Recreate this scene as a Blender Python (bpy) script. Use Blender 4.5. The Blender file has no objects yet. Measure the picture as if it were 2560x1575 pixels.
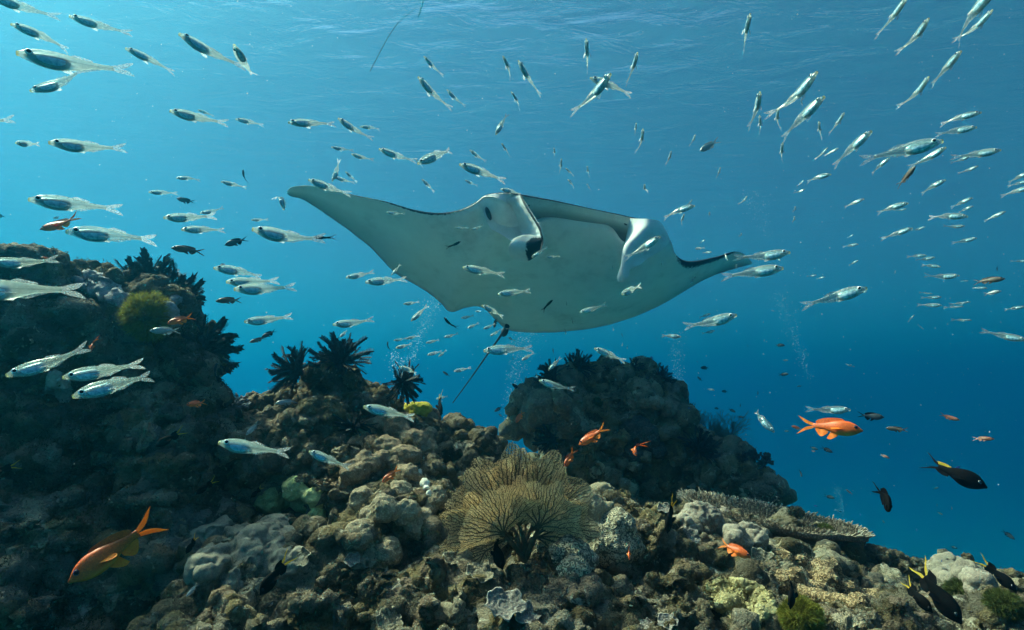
import bpy, bmesh, math, random
import numpy as np
from mathutils import Vector, Matrix, noise as mnoise
from mathutils.kdtree import KDTree

SC = bpy.context.scene
COL = SC.collection

# ---------------------------------------------------------------- camera
PITCH = math.radians(8.0)
FPX = 1422.0                      # focal length in photo pixels (2560 wide)
cam_data = bpy.data.cameras.new('camera')
cam = bpy.data.objects.new('camera', cam_data)
COL.objects.link(cam)
cam_data.sensor_width = 36.0
cam_data.lens = 36.0 * FPX / 2560.0
cam_data.clip_start = 0.02
cam_data.clip_end = 600.0
cam.rotation_euler = (math.pi / 2 + PITCH, 0, 0)
SC.camera = cam
CP, SP = math.cos(PITCH), math.sin(PITCH)

# ---------------------------------------------------------------- light
SUN_EL, SUN_AZ = math.radians(49), math.radians(-62)   # azimuth from +Y, negative = left
world = bpy.data.worlds.new('World')
SC.world = world
world.use_nodes = True
wn = world.node_tree
bg = wn.nodes['Background']
sky = wn.nodes.new('ShaderNodeTexSky')
sky.sky_type = 'NISHITA'
sky.sun_disc = False
sky.sun_elevation = SUN_EL
sky.sun_rotation = SUN_AZ
wn.links.new(sky.outputs['Color'], bg.inputs['Color'])
bg.inputs['Strength'].default_value = 0.055
sun_data = bpy.data.lights.new('sun', 'SUN')
sun_data.energy = 5.0
sun_data.angle = math.radians(0.6)
sun_data.color = (1.0, 0.78, 0.54)
sun = bpy.data.objects.new('sun', sun_data)
COL.objects.link(sun)
sdir = Vector((math.sin(SUN_AZ) * math.cos(SUN_EL), math.cos(SUN_AZ) * math.cos(SUN_EL), math.sin(SUN_EL)))
sun.rotation_euler = sdir.to_track_quat('Z', 'Y').to_euler()
sun.location = sdir * 30
SC.view_settings.view_transform = 'Standard'
SC.view_settings.look = 'None'
SC.view_settings.gamma = 1.0
SC.view_settings.use_curve_mapping = False
SC.view_settings.exposure = 1.9
cy = SC.cycles
cy.max_bounces = 8
cy.diffuse_bounces = 3
cy.glossy_bounces = 3
cy.transmission_bounces = 6
cy.volume_bounces = 3
cy.transparent_max_bounces = 24
cy.use_denoising = True
cy.sample_clamp_indirect = 6.0


# ---------------------------------------------------------------- helpers
def P(px, py, d):
    """the point seen at photo pixel (px, py) (2560 x 1575) at distance d along the camera axis"""
    x = (px - 1280.0) / FPX * d
    u = (787.5 - py) / FPX * d
    return Vector((x, d * CP - u * SP, d * SP + u * CP))


def Pn(px, py, d):
    px, py, d = np.asarray(px, float), np.asarray(py, float), np.asarray(d, float)
    x = (px - 1280.0) / FPX * d
    u = (787.5 - py) / FPX * d
    return np.stack([x + 0 * d, d * CP - u * SP, d * SP + u * CP], -1)


RIGHT = Vector((1, 0, 0))
CUP = Vector((0, -SP, CP))
FWD = Vector((0, CP, SP))


def tag(o, label=None, cat=None, group=None, kind=None):
    if label: o['label'] = label
    if cat: o['category'] = cat
    if group: o['group'] = group
    if kind: o['kind'] = kind
    return o


def link(name, data, parent=None):
    o = bpy.data.objects.new(name, data)
    COL.objects.link(o)
    if parent is not None:
        o.parent = parent
    return o


def mesh_np(name, verts, faces, mats=(), smooth=True, midx=None):
    me = bpy.data.meshes.new(name)
    verts = np.asarray(verts, np.float32)
    me.vertices.add(len(verts))
    me.vertices.foreach_set('co', verts.ravel())
    if isinstance(faces, np.ndarray):
        n, k = faces.shape
        flat = faces.astype(np.int32).ravel()
        starts = np.arange(0, n * k, k, dtype=np.int32)
        tot = np.full(n, k, np.int32)
    else:
        n = len(faces)
        tot = np.array([len(f) for f in faces], np.int32)
        flat = np.array([i for f in faces for i in f], np.int32)
        starts = np.concatenate([[0], np.cumsum(tot)[:-1]]).astype(np.int32)
    me.loops.add(len(flat))
    me.loops.foreach_set('vertex_index', flat)
    me.polygons.add(n)
    me.polygons.foreach_set('loop_start', starts)
    me.polygons.foreach_set('loop_total', tot)
    if midx is not None:
        me.polygons.foreach_set('material_index', np.asarray(midx, np.int32))
    me.update(calc_edges=True)
    me.validate()
    if smooth:
        me.polygons.foreach_set('use_smooth', np.ones(len(me.polygons), bool))
    for m in mats:
        me.materials.append(m)
    return me


def grid_faces(nu, nv, closed_v=False, off=0):
    """quads of a (nu x nv) vertex grid, index = u*nv + v"""
    u = np.arange(nu - 1)[:, None]
    v = np.arange(nv if closed_v else nv - 1)[None, :]
    v2 = (v + 1) % nv
    a = u * nv + v; b = u * nv + v2; c = (u + 1) * nv + v2; d = (u + 1) * nv + v
    return np.stack([a, b, c, d], -1).reshape(-1, 4) + off


def crom(pts, t):
    """Catmull-Rom through pts (n x k) at parameters t in 0..n-1"""
    pts = np.asarray(pts, float)
    n = len(pts)
    t = np.clip(np.asarray(t, float), 0, n - 1)
    i = np.minimum(t.astype(int), n - 2)
    f = (t - i).reshape((-1,) + (1,) * (pts.ndim - 1))
    p0 = pts[np.maximum(i - 1, 0)]; p1 = pts[i]; p2 = pts[i + 1]; p3 = pts[np.minimum(i + 2, n - 1)]
    return 0.5 * (2 * p1 + (p2 - p0) * f + (2 * p0 - 5 * p1 + 4 * p2 - p3) * f * f + (3 * p1 - p0 - 3 * p2 + p3) * f ** 3)


# ---- vectorised noise
_rs = np.random.RandomState(11)
_PERM = np.concatenate([_rs.permutation(256)] * 2)
_GR = _rs.normal(size=(256, 3)); _GR /= np.linalg.norm(_GR, axis=1)[:, None]
_RND = _rs.rand(256, 3)


def perlin(p):
    i = np.floor(p).astype(int); f = p - i
    w = f * f * f * (f * (f * 6 - 15) + 10)
    i &= 255
    out = 0
    for dx in (0, 1):
        hx = _PERM[(i[:, 0] + dx) & 255]
        wx = w[:, 0] if dx else 1 - w[:, 0]
        for dy in (0, 1):
            hy = _PERM[(hx + i[:, 1] + dy) & 255]
            wy = w[:, 1] if dy else 1 - w[:, 1]
            for dz in (0, 1):
                h = _PERM[(hy + i[:, 2] + dz) & 255]
                wz = w[:, 2] if dz else 1 - w[:, 2]
                g = _GR[h]
                out = out + wx * wy * wz * ((f[:, 0] - dx) * g[:, 0] + (f[:, 1] - dy) * g[:, 1] + (f[:, 2] - dz) * g[:, 2])
    return out


def worley(p):
    """distance to the nearest feature point, and to the second nearest"""
    i = np.floor(p).astype(int)
    f1 = np.full(len(p), 9.0); f2 = np.full(len(p), 9.0)
    for dx in (-1, 0, 1):
        for dy in (-1, 0, 1):
            for dz in (-1, 0, 1):
                c = i + (dx, dy, dz)
                h = _PERM[(_PERM[(_PERM[c[:, 0] & 255] + c[:, 1]) & 255] + c[:, 2]) & 255]
                d = np.linalg.norm(c + _RND[h] - p, axis=1)
                f2 = np.minimum(f2, np.maximum(d, f1)); f1 = np.minimum(f1, d)
    return f1, f2


def fbm(p, octs=4, gain=0.5):
    s = 0; a = 1.0
    for k in range(octs):
        s = s + a * perlin(p * (2.03 ** k) + 17.3 * k); a *= gain
    return s


def ridged(p, octs=4, gain=0.5):
    s = 0; a = 1.0
    for k in range(octs):
        s = s + a * (0.5 - np.abs(perlin(p * (2.1 ** k) + 9.7 * k)) * 1.6); a *= gain
    return s


# ---- node materials
def mat(name):
    m = bpy.data.materials.new(name)
    m.use_nodes = True
    nt = m.node_tree
    nt.nodes.clear()
    out = nt.nodes.new('ShaderNodeOutputMaterial')
    return m, nt, out


def nd(nt, typ, **kw):
    n = nt.nodes.new(typ)
    for k, v in kw.items():
        if k in n.inputs:
            n.inputs[k].default_value = v
        else:
            setattr(n, k, v)
    return n


def ramp(nt, fac, stops, interp='LINEAR'):
    r = nt.nodes.new('ShaderNodeValToRGB')
    r.color_ramp.interpolation = interp
    e = r.color_ramp.elements
    while len(e) < len(stops):
        e.new(0.5)
    for el, (p, c) in zip(e, stops):
        el.position = p
        el.color = (*c, 1) if len(c) == 3 else c
    nt.links.new(fac, r.inputs[0])
    return r.outputs[0]


def math_n(nt, op, a, b=None, clamp=False):
    n = nt.nodes.new('ShaderNodeMath'); n.operation = op; n.use_clamp = clamp
    for k, v in enumerate((a, b)):
        if v is None: continue
        if isinstance(v, (int, float)): n.inputs[k].default_value = v
        else: nt.links.new(v, n.inputs[k])
    return n.outputs[0]


def mix_rgb(nt, fac, a, b, mode='MIX'):
    n = nt.nodes.new('ShaderNodeMix'); n.data_type = 'RGBA'; n.blend_type = mode
    for sock, v in ((n.inputs[0], fac), (n.inputs[6], a), (n.inputs[7], b)):
        if isinstance(v, (int, float)): sock.default_value = v
        elif isinstance(v, tuple): sock.default_value = (*v, 1)
        else: nt.links.new(v, sock)
    return n.outputs[2]

# ---------------------------------------------------------------- water: the body of water, its surface, the sea bed
SURF_Z = 3.5


def build_water():
    # open water: an even, blue, scattering volume round everything
    m, nt, out = mat('sea_water')
    v = nd(nt, 'ShaderNodeVolumePrincipled')
    v.inputs['Color'].default_value = (0.009, 0.166, 0.258, 1)
    v.inputs['Absorption Color'].default_value = (0.0, 0.48, 0.66, 1)
    v.inputs['Density'].default_value = 0.11
    v.inputs['Anisotropy'].default_value = 0.84
    nt.links.new(v.outputs[0], out.inputs['Volume'])
    bm = bmesh.new()
    bmesh.ops.create_cube(bm, size=1.0)
    me = bpy.data.meshes.new('haze'); bm.to_mesh(me); bm.free()
    me.materials.append(m)
    o = link('haze', me)
    x0, x1, y0, y1, z0, z1 = -150, 150, -60, 190, -14.5, SURF_Z + 0.55
    o.location = ((x0 + x1) / 2, (y0 + y1) / 2, (z0 + z1) / 2)
    o.scale = (x1 - x0, y1 - y0, z1 - z0)
    tag(o, 'clear blue sea water filling the whole scene', 'sea water', kind='stuff')

    # the surface seen from below
    nu, nv = 240, 240
    uu = np.linspace(-1, 1, nu); vv = np.linspace(-1, 1, nv)
    sx = np.sign(uu) * (np.abs(uu) ** 1.9) * 140
    sy = 12 + np.sign(vv) * (np.abs(vv) ** 1.9) * 150
    sy = np.clip(sy, -55, 180)
    X, Y = np.meshgrid(sx, sy, indexing='ij')
    p = np.stack([X.ravel(), Y.ravel(), 0 * X.ravel()], 1)
    rot = np.array([[0.9, -0.43, 0], [0.43, 0.9, 0], [0, 0, 1]])
    q = (p @ rot.T) * (0.55, 1.0, 1)
    z = 0.04 * fbm(q * 0.45, 3) + 0.014 * fbm(q * 1.3 + 5, 3)
    p[:, 2] = SURF_Z + np.clip(z, -.4, .4)
    m, nt, out = mat('rippled_sea_surface')
    tc = nd(nt, 'ShaderNodeTexCoord')
    mp = nd(nt, 'ShaderNodeMapping')
    mp.inputs['Scale'].default_value = (1.1, 2.3, 1)
    mp.inputs['Rotation'].default_value = (0, 0, 0.42)
    nt.links.new(tc.outputs['Object'], mp.inputs[0])
    n1 = nd(nt, 'ShaderNodeTexNoise', Scale=1.6, Detail=6.0, Roughness=0.58)
    n1.inputs['Distortion'].default_value = 0.6
    nt.links.new(mp.outputs[0], n1.inputs['Vector'])
    bp = nd(nt, 'ShaderNodeBump', Strength=1.0, Distance=0.034)
    nt.links.new(n1.outputs[0], bp.inputs['Height'])
    fr = nd(nt, 'ShaderNodeFresnel', IOR=1.33)
    nt.links.new(bp.outputs[0], fr.inputs['Normal'])
    gl = nd(nt, 'ShaderNodeBsdfGlossy', Roughness=0.2)
    gl.inputs['Color'].default_value = (0.95, 0.97, 1, 1)
    nt.links.new(bp.outputs[0], gl.inputs['Normal'])
    tr = nd(nt, 'ShaderNodeBsdfTransparent')
    rf = nd(nt, 'ShaderNodeBsdfRefraction', Roughness=0.48, IOR=1.33)
    nt.links.new(bp.outputs[0], rf.inputs['Normal'])
    tm = nd(nt, 'ShaderNodeMixShader', Fac=0.45)
    nt.links.new(tr.outputs[0], tm.inputs[1]); nt.links.new(rf.outputs[0], tm.inputs[2])
    tr = tm
    mx = nd(nt, 'ShaderNodeMixShader')
    nt.links.new(math_n(nt, 'MULTIPLY', fr.outputs[0], 0.5), mx.inputs[0]); nt.links.new(tr.outputs[0], mx.inputs[1]); nt.links.new(gl.outputs[0], mx.inputs[2])
    nt.links.new(mx.outputs[0], out.inputs['Surface'])
    o = link('water_surface', mesh_np('water_surface', p, grid_faces(nu, nv)[:, ::-1].copy(), [m]))
    tag(o, 'rippled underside of the sea surface overhead', 'water', kind='structure')

    # sand far below
    nu = nv = 120
    s = np.linspace(-1, 1, nu)
    X, Y = np.meshgrid(np.sign(s) * s * s * 145, 40 + np.sign(s) * s * s * 95, indexing='ij')
    p = np.stack([X.ravel(), Y.ravel(), 0 * X.ravel()], 1)
    p[:, 2] = -12.0 + 0.8 * fbm(p * 0.06, 3)
    m, nt, out = mat('pale_coral_sand')
    b = nd(nt, 'ShaderNodeBsdfPrincipled', Roughness=1.0)
    nz = nd(nt, 'ShaderNodeTexNoise', Scale=0.4, Detail=6.0)
    nt.links.new(ramp(nt, nz.outputs[0], [(0.3, (0.22, 0.21, 0.18)), (0.7, (0.40, 0.38, 0.33))]), b.inputs['Base Color'])
    nt.links.new(b.outputs[0], out.inputs['Surface'])
    o = link('seabed', mesh_np('seabed', p, grid_faces(nu, nv), [m]))
    tag(o, 'sandy sea bed sloping away far below the reef', 'sea bed', kind='structure')


build_water()

# ---------------------------------------------------------------- manta ray
def skin_mat(name, kind):
    m, nt, out = mat(name)
    b = nd(nt, 'ShaderNodeBsdfPrincipled', Roughness=0.75)
    b.inputs['Specular IOR Level'].default_value = 0.15
    tc = nd(nt, 'ShaderNodeTexCoord')
    n1 = nd(nt, 'ShaderNodeTexNoise', Scale=5.0, Detail=9.0, Roughness=.68)
    n2 = nd(nt, 'ShaderNodeTexNoise', Scale=70.0, Detail=4.0)
    for n in (n1, n2): nt.links.new(tc.outputs['Object'], n.inputs['Vector'])
    at = nd(nt, 'ShaderNodeAttribute', attribute_name='dark')
    wob = math_n(nt, 'MULTIPLY', math_n(nt, 'SUBTRACT', n2.outputs[0], 0.5), 0.55)
    wob1 = math_n(nt, 'MULTIPLY', math_n(nt, 'SUBTRACT', n1.outputs[0], 0.5), 0.35)
    f = math_n(nt, 'ADD', math_n(nt, 'ADD', at.outputs['Fac'], wob), wob1)
    pale = ramp(nt, n1.outputs[0], [(0.32, (0.62, 0.63, 0.60)), (0.48, (0.84, 0.84, 0.80)), (0.7, (0.92, 0.92, 0.88))])
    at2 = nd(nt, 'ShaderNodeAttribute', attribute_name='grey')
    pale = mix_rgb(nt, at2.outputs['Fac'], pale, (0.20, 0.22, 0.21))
    col = mix_rgb(nt, ramp(nt, f, [(0.42, (0, 0, 0)), (0.58, (1, 1, 1))]), pale, (0.012, 0.016, 0.022))
    nt.links.new(col, b.inputs['Base Color'])
    bp = nd(nt, 'ShaderNodeBump', Strength=0.3, Distance=0.003)
    nt.links.new(n2.outputs[0], bp.inputs['Height'])
    nt.links.new(bp.outputs[0], b.inputs['Normal'])
    nt.links.new(b.outputs[0], out.inputs['Surface'])
    return m


def set_attr(me, name, vals):
    a = me.attributes.new(name, 'FLOAT', 'POINT')
    a.data.foreach_set('value', np.asarray(vals, np.float32))


def build_manta():
    rows = [  # leading edge px,py,d | lip px,py | trailing edge px,py,d | ventral bulge | half thickness | mouth
        (717, 481, 3.15, 717, 482, 3.16, .002, .004, 0), (733, 467, 3.13, 727, 490, 3.20, .004, .008, 0),
        (790, 466, 3.11, 762, 501, 3.25, .008, .014, 0), (880, 487, 3.10, 815, 536, 3.32, .014, .020, 0),
        (960, 503, 3.10, 868, 572, 3.40, .020, .026, 0), (1040, 526, 3.11, 930, 622, 3.48, .03, .034, 0),
        (1100, 533, 3.11, 985, 680, 3.57, .045, .045, 0), (1150, 526, 3.09, 1045, 715, 3.65, .065, .06, 0),
        (1190, 507, 3.06, 1095, 750, 3.72, .085, .075, 0), (1215, 490, 3.04, 1125, 779, 3.78, .10, .085, 0),
        (1262, 484, 3.01, 1165, 769, 3.88, .115, .095, 0), (1310, 490, 3.00, 1205, 768, 3.98, .125, .10, .55),
        (1400, 506, 3.02, 1240, 800, 4.08, .13, .10, 1), (1480, 523, 3.06, 1275, 826, 4.15, .13, .10, 1),
        (1560, 540, 3.10, 1350, 831, 4.20, .125, .10, .9), (1615, 553, 3.15, 1430, 827, 4.22, .11, .095, .35),
        (1655, 566, 3.24, 1520, 812, 4.22, .095, .085, 0), (1675, 600, 3.36, 1600, 786, 4.20, .075, .07, 0),
        (1690, 638, 3.48, 1660, 758, 4.16, .055, .055, 0), (1725, 655, 3.60, 1715, 725, 4.12, .035, .04, 0),
        (1790, 643, 3.76, 1765, 697, 4.06, .02, .026, 0), (1838, 629, 3.88, 1815, 678, 4.02, .01, .016, 0),
        (1866, 640, 3.95, 1850, 668, 4.0, .005, .008, 0), (1880, 657, 3.99, 1879, 660, 4.0, .002, .004, 0)]
    lips = {11: (1325, 549, 3.13), 12: (1385, 535, 3.14), 13: (1452, 545, 3.16), 14: (1525, 566, 3.17), 15: (1566, 606, 3.20)}
    R = np.array(rows, float)
    LE = Pn(R[:, 0], R[:, 1], R[:, 2]); TE = Pn(R[:, 3], R[:, 4], R[:, 5])
    LIP = LE.copy()
    for k, v in lips.items(): LIP[k] = Pn(*v)
    LIP[10] = LE[10] * 0.7 + LE[10] * 0.3 + Vector((0, 0, -0.04)); LIP[16] = LE[16] + np.array([-.02, 0, -.05])
    ns = 170
    t = np.linspace(0, len(R) - 1, ns)
    # sample the tips more densely
    t = (len(R) - 1) * (0.5 - 0.5 * np.cos(np.pi * np.linspace(0, 1, ns))) * 0.45 + t * 0.55
    LE, TE, LIP = crom(LE, t), crom(TE, t), crom(LIP, t)
    bul, thk, mou = crom(R[:, 6:7], t)[:, 0], crom(R[:, 7:8], t)[:, 0], np.clip(crom(R[:, 8:9], t)[:, 0], 0, 1)
    # raggedness of the trailing edge
    wob = 0.006 * np.array([mnoise.noise(Vector((k * 0.31, 2.2, 0))) for k in range(ns)]) * np.clip(np.minimum(t, 23 - t) / 2, 0, 1)
    chord = TE - LE
    TE = TE + chord * (wob / np.maximum(np.linalg.norm(chord, axis=1), .05))[:, None]
    span = np.gradient(LE * .5 + TE * .5, axis=0); span /= np.linalg.norm(span, axis=1)[:, None]
    ven = np.cross(span, -chord); ven /= np.maximum(np.linalg.norm(ven, axis=1)[:, None], 1e-9)
    ven = np.array([0.014, -0.49, -0.85]) * 0.6 + ven * 0.4
    ven /= np.linalg.norm(ven, axis=1)[:, None]
    nb, npk = 26, 8
    loop = []; dark = []; grey = []
    tipf = np.clip(np.minimum(t - 1, 22 - t) / 6, 0, 1)
    for i in range(nb):                       # belly, from the trailing edge to the lip
        c = 1 - i / (nb - 1)                  # 1 at the trailing edge
        c = c ** 1.25
        prof = (c ** 0.55) * (1 - c) * 1.9
        loop.append(LIP + (TE - LIP) * c + ven * (bul * prof)[:, None])
        dark.append(np.full(ns, -0.3)); grey.append(np.clip((c - 0.42) * 1.35, 0, 1) * (0.55 + 0.45 * (1 - tipf)) + 0.35 * (1 - tipf))  # rear grey: the ray's own margin plus belly shade painted into the colour
    inward = chord / np.maximum(np.linalg.norm(chord, axis=1)[:, None], .05)
    FR = LE - np.array([0, 0, 1.0]) * 0.0
    lipn = np.clip(mou, 0, 1)[:, None]
    for j in range(npk):                      # lip, mouth cavity, inner face of the upper jaw
        f = (j + 1) / (npk + 1)
        base = LIP + (LE - LIP) * f
        deep = math.sin(f * math.pi) ** 0.8 * (0.30 if f < .45 else 0.30 * (1 - (f - .45) / .55) ** 0.6)
        deep = {0: .012, 1: .10, 2: .28, 3: .30, 4: .20, 5: .055, 6: .02, 7: .0}[j]
        hgt = {0: .02, 1: .05, 2: .12, 3: .36, 4: .47, 5: .58, 6: .76, 7: .93}[j]
        base = LIP + (LE - LIP) * hgt
        rim = (-ven) * thk[:, None] * 0.35 * (hgt - 0.5) * 0.4
        loop.append(base * 1.0 + inward * (deep * lipn) + rim * (1 - lipn) + 0)
        dark.append(-0.3 + 0.4 * (j > 5) * (1 - lipn[:, 0])); grey.append(np.where(mou > .3, {1: .5, 2: 1.3, 3: 1.6, 4: 1.5, 5: .8}.get(j, .1), .15))  # grey paints the shade of the open mouth cavity into the skin
    for i in range(nb):                       # back, from the leading edge to the trailing edge
        c = (i / (nb - 1)) ** 1.25
        prof = (c ** 0.5) * (1 - c) * 1.9
        loop.append(LE + (TE - LE) * c - ven * (thk * prof * 1.3)[:, None] + ven * (0.0008 if i else 0))
        dark.append(np.full(ns, 1.4 if i else 0.75)); grey.append(np.zeros(ns))
    L = np.stack(loop, 1)                     # station, loop, 3
    V = L.reshape(-1, 3)
    nl = L.shape[1]
    D = np.stack(dark, 1); G = np.stack(grey, 1)
    # the wing's leading edge carries a dark, frayed margin that shows from below
    edge = np.clip(1.1 - np.abs(t - 5.3) / 3.6, 0, 1) + np.clip(1.4 - np.abs(t - 20.0) / 2.2, 0, 1.3)
    for k, wgt in ((nb - 1, .95), (nb - 2, .62), (nb - 3, .22)):
        D[:, k] = np.maximum(D[:, k], -0.1 + edge * wgt)
    edge_r = np.clip(1.35 - np.abs(t - 19.6) / 2.0, 0, 1)       # the far wing's black margin is broader
    for k in range(1, 8):
        D[:, nb - k] = np.maximum(D[:, nb - k], -0.1 + edge_r * (1.15 - .10 * k))
    for k in range(nb, nb + npk):
        D[:, k] = np.where(mou < .2, np.maximum(D[:, k], -0.1 + edge * 1.2), D[:, k])
    F = grid_faces(ns, nl, closed_v=True)
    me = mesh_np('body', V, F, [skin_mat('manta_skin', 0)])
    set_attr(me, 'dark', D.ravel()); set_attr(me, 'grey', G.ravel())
    root = bpy.data.objects.new('manta_ray', None); COL.objects.link(root)
    root.location = P(1400, 680, 3.6)
    bpy.context.view_layer.update()
    inv = Matrix.Translation(-root.location)
    tag(root, 'huge white-bellied manta ray gliding over the reef with open mouth', 'manta ray')

    def part(name, me):
        me.transform(inv)
        return link(name, me, root)
    part('body', me)

    skin = bpy.data.materials['manta_skin']

    def fin(name, ctrl, nu, nv, darkf, greyf, thick):
        C = np.array([[Pn(*q) for q in r] for r in ctrl])          # rows, cols, 3
        a = crom(C, np.linspace(0, C.shape[0] - 1, nu))            # nu, cols, 3
        a = np.swapaxes(crom(np.swapaxes(a, 0, 1), np.linspace(0, C.shape[1] - 1, nv)), 0, 1)
        u = np.linspace(0, 1, nu)[:, None] + 0 * np.linspace(0, 1, nv)[None]
        v = 0 * u + np.linspace(0, 1, nv)[None]
        wr = np.sin(u * 90 + 7 * v) * 0.0012 * np.clip((v - .45) * 4, 0, 1) * np.clip((.95 - v) * 8, 0, 1) * (u < .58)
        nrm = np.cross(np.gradient(a, axis=0), np.gradient(a, axis=1)); nrm /= np.linalg.norm(nrm, axis=2)[..., None] + 1e-9
        a = a + nrm * wr[..., None]
        b = a + nrm * thick * (0.35 + np.sin(np.pi * np.clip(v, .02, .98)) * .65)[..., None]
        pts = np.concatenate([a, b[:, ::-1]], 1)
        me = mesh_np(name, pts.reshape(-1, 3), np.concatenate([grid_faces(nu, 2 * nv, True),
             np.array([[(nu - 1) * 2 * nv + k, (nu - 1) * 2 * nv + k + 1, (nu - 1) * 2 * nv + 2 * nv - 2 - k, (nu - 1) * 2 * nv + 2 * nv - 1 - k] for k in range(nv - 1)])]), [skin])
        dk = darkf(u, v); gr = greyf(u, v)
        set_attr(me, 'dark', np.concatenate([dk[0], dk[1][:, ::-1]], 1).ravel())
        set_attr(me, 'grey', np.concatenate([gr, gr[:, ::-1]], 1).ravel())
        return part(name, me)

    left = [  # lower edge, middle, upper edge of the scroll, from its root to the rolled-up tip
        [(1206, 520, 3.07), (1250, 500, 3.04), (1306, 490, 2.99)],
        [(1222, 568, 3.06), (1275, 530, 3.09), (1322, 518, 2.90)],
        [(1250, 586, 3.06), (1300, 560, 3.11), (1340, 546, 2.84)],
        [(1272, 600, 3.05), (1316, 585, 3.10), (1353, 568, 2.80)],
        [(1288, 612, 3.00), (1326, 603, 3.03), (1358, 588, 2.79)],
        [(1282, 634, 2.94), (1322, 632, 2.93), (1360, 606, 2.79)],
        [(1296, 652, 2.87), (1322, 653, 2.86), (1354, 630, 2.76)],
        [(1277, 643, 2.80), (1312, 647, 2.78), (1351, 624, 2.71)],
        [(1272, 617, 2.75), (1308, 620, 2.72), (1354, 605, 2.66)],
        [(1284, 596, 2.75), (1312, 587, 2.72), (1351, 590, 2.67)]]
    fin('cephalic_fin', left, 90, 30,
        lambda u, v: (np.where((u > .7), -.1 + 1.15 * np.clip((v - .36) * 2.6, 0, 1) * np.clip((1.02 - u) * 9, 0, 1), np.clip((0.09 - u) * 9, 0, .7) * (v > .5) - .2),
                      np.where(u > .45, -.1 + 1.15 * np.clip((v - .36) * 2.6, 0, 1) * np.clip((1.04 - u) * 12, 0, 1), -.2 + .9 * (v > .93))),
        lambda u, v: 0.15 + 0 * u, 0.014)
    right = [
        [(1577, 546, 3.10), (1616, 551, 3.02), (1640, 553, 3.10), (1654, 562, 3.20)],
        [(1571, 575, 3.11), (1612, 570, 2.98), (1645, 575, 3.08), (1668, 588, 3.24)],
        [(1566, 600, 3.10), (1592, 592, 2.95), (1640, 598, 3.06), (1671, 606, 3.22)],
        [(1562, 620, 3.08), (1573, 610, 2.92), (1622, 616, 3.02), (1657, 622, 3.14)],
        [(1560, 636, 3.04), (1564, 626, 2.90), (1600, 636, 2.98), (1622, 644, 3.03)],
        [(1557, 650, 2.98), (1561, 645, 2.88), (1582, 654, 2.94), (1600, 662, 2.96)],
        [(1551, 672, 2.93), (1559, 664, 2.87), (1567, 670, 2.89), (1573, 674, 2.91)],
        [(1545, 692, 2.90), (1553, 689, 2.86), (1563, 690, 2.87), (1570, 690, 2.89)],
        [(1547, 703, 2.89), (1552, 704, 2.87), (1558, 702, 2.88), (1562, 699, 2.89)]]
    fin('cephalic_fin', right, 70, 28,
        lambda u, v: (np.where((v < .42) & (u > .62), np.clip(1.1 - np.abs(u - .76) * 11, -.3, 1), -.2) + 1.2 * np.clip(1 - np.hypot((u - .03) * 9, (v - .78) * 5), 0, 1)
                      + 1.3 * np.clip(1 - np.hypot((u - .27) * 9, (v - .97) * 7), 0, 1),
                      -.2 + 0 * u),
        lambda u, v: 0.2 + 0 * u, 0.012)

    # tail: a whip behind a small dark dorsal fin
    path = crom(np.array([Pn(1268, 815, 4.05), Pn(1254, 836, 4.13), Pn(1230, 870, 4.28), Pn(1180, 941, 4.6), Pn(1132, 1007, 4.95)]), np.linspace(0, 4, 60))
    md, nt, out = mat('manta_dark_skin')
    b = nd(nt, 'ShaderNodeBsdfPrincipled', Roughness=0.6)
    n1 = nd(nt, 'ShaderNodeTexNoise', Scale=40.0, Detail=4.0)
    nt.links.new(ramp(nt, n1.outputs[0], [(0.35, (0.008, 0.011, 0.016)), (0.7, (0.03, 0.035, 0.042))]), b.inputs['Base Color'])
    nt.links.new(b.outputs[0], out.inputs['Surface'])
    rad = np.interp(np.linspace(0, 1, 60), [0, .12, .3, 1], [.02, .013, .0085, .0045])
    T = np.gradient(path, axis=0); T /= np.linalg.norm(T, axis=1)[:, None]
    A = np.cross(T, (0, 0, 1.0)); A /= np.linalg.norm(A, axis=1)[:, None]; B = np.cross(T, A)
    ang = np.linspace(0, 2 * np.pi, 8, endpoint=False)
    V = path[:, None] + rad[:, None, None] * (np.cos(ang)[None, :, None] * A[:, None] + np.sin(ang)[None, :, None] * B[:, None])
    part('tail', mesh_np('tail', V.reshape(-1, 3), grid_faces(60, 8, True), [md]))

    def blob(name, c, ax, m, seg=24):
        bm = bmesh.new()
        bmesh.ops.create_uvsphere(bm, u_segments=seg, v_segments=seg // 2, radius=1)
        for v in bm.verts:
            v.co = Vector(c) + ax[0] * v.co.x + ax[1] * v.co.y + ax[2] * v.co.z
        me = bpy.data.meshes.new(name); bm.to_mesh(me); bm.free()
        me.polygons.foreach_set('use_smooth', [True] * len(me.polygons)); me.materials.append(m)
        return part(name, me)
    blob('dorsal_fin', P(1262, 829, 4.12), [RIGHT * .028 + CUP * .012, CUP * .036, FWD * .018], md)
    me_, nt, out = mat('manta_eye')
    b = nd(nt, 'ShaderNodeBsdfPrincipled', Roughness=0.15)
    b.inputs['Base Color'].default_value = (0.008, 0.009, 0.012, 1)
    nt.links.new(b.outputs[0], out.inputs['Surface'])
    blob('eye', P(1221, 534, 3.05), [RIGHT * .016 - CUP * .006, (CUP - RIGHT * .25) * .036, FWD * .022], me_)
    blob('eye', P(1659, 606, 3.235), [RIGHT * .016 + CUP * .012, (CUP + RIGHT * .7) * .030, FWD * .02], me_)
    # nostril pits beside the mouth
    blob('nostril', P(1322, 514, 2.965), [RIGHT * .006, CUP * .005, FWD * .012], me_, 12)
    blob('nostril', P(1564, 561, 3.095), [RIGHT * .010 - CUP * .004, CUP * .004, FWD * .010], me_, 12)
    return root


build_manta()

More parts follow.
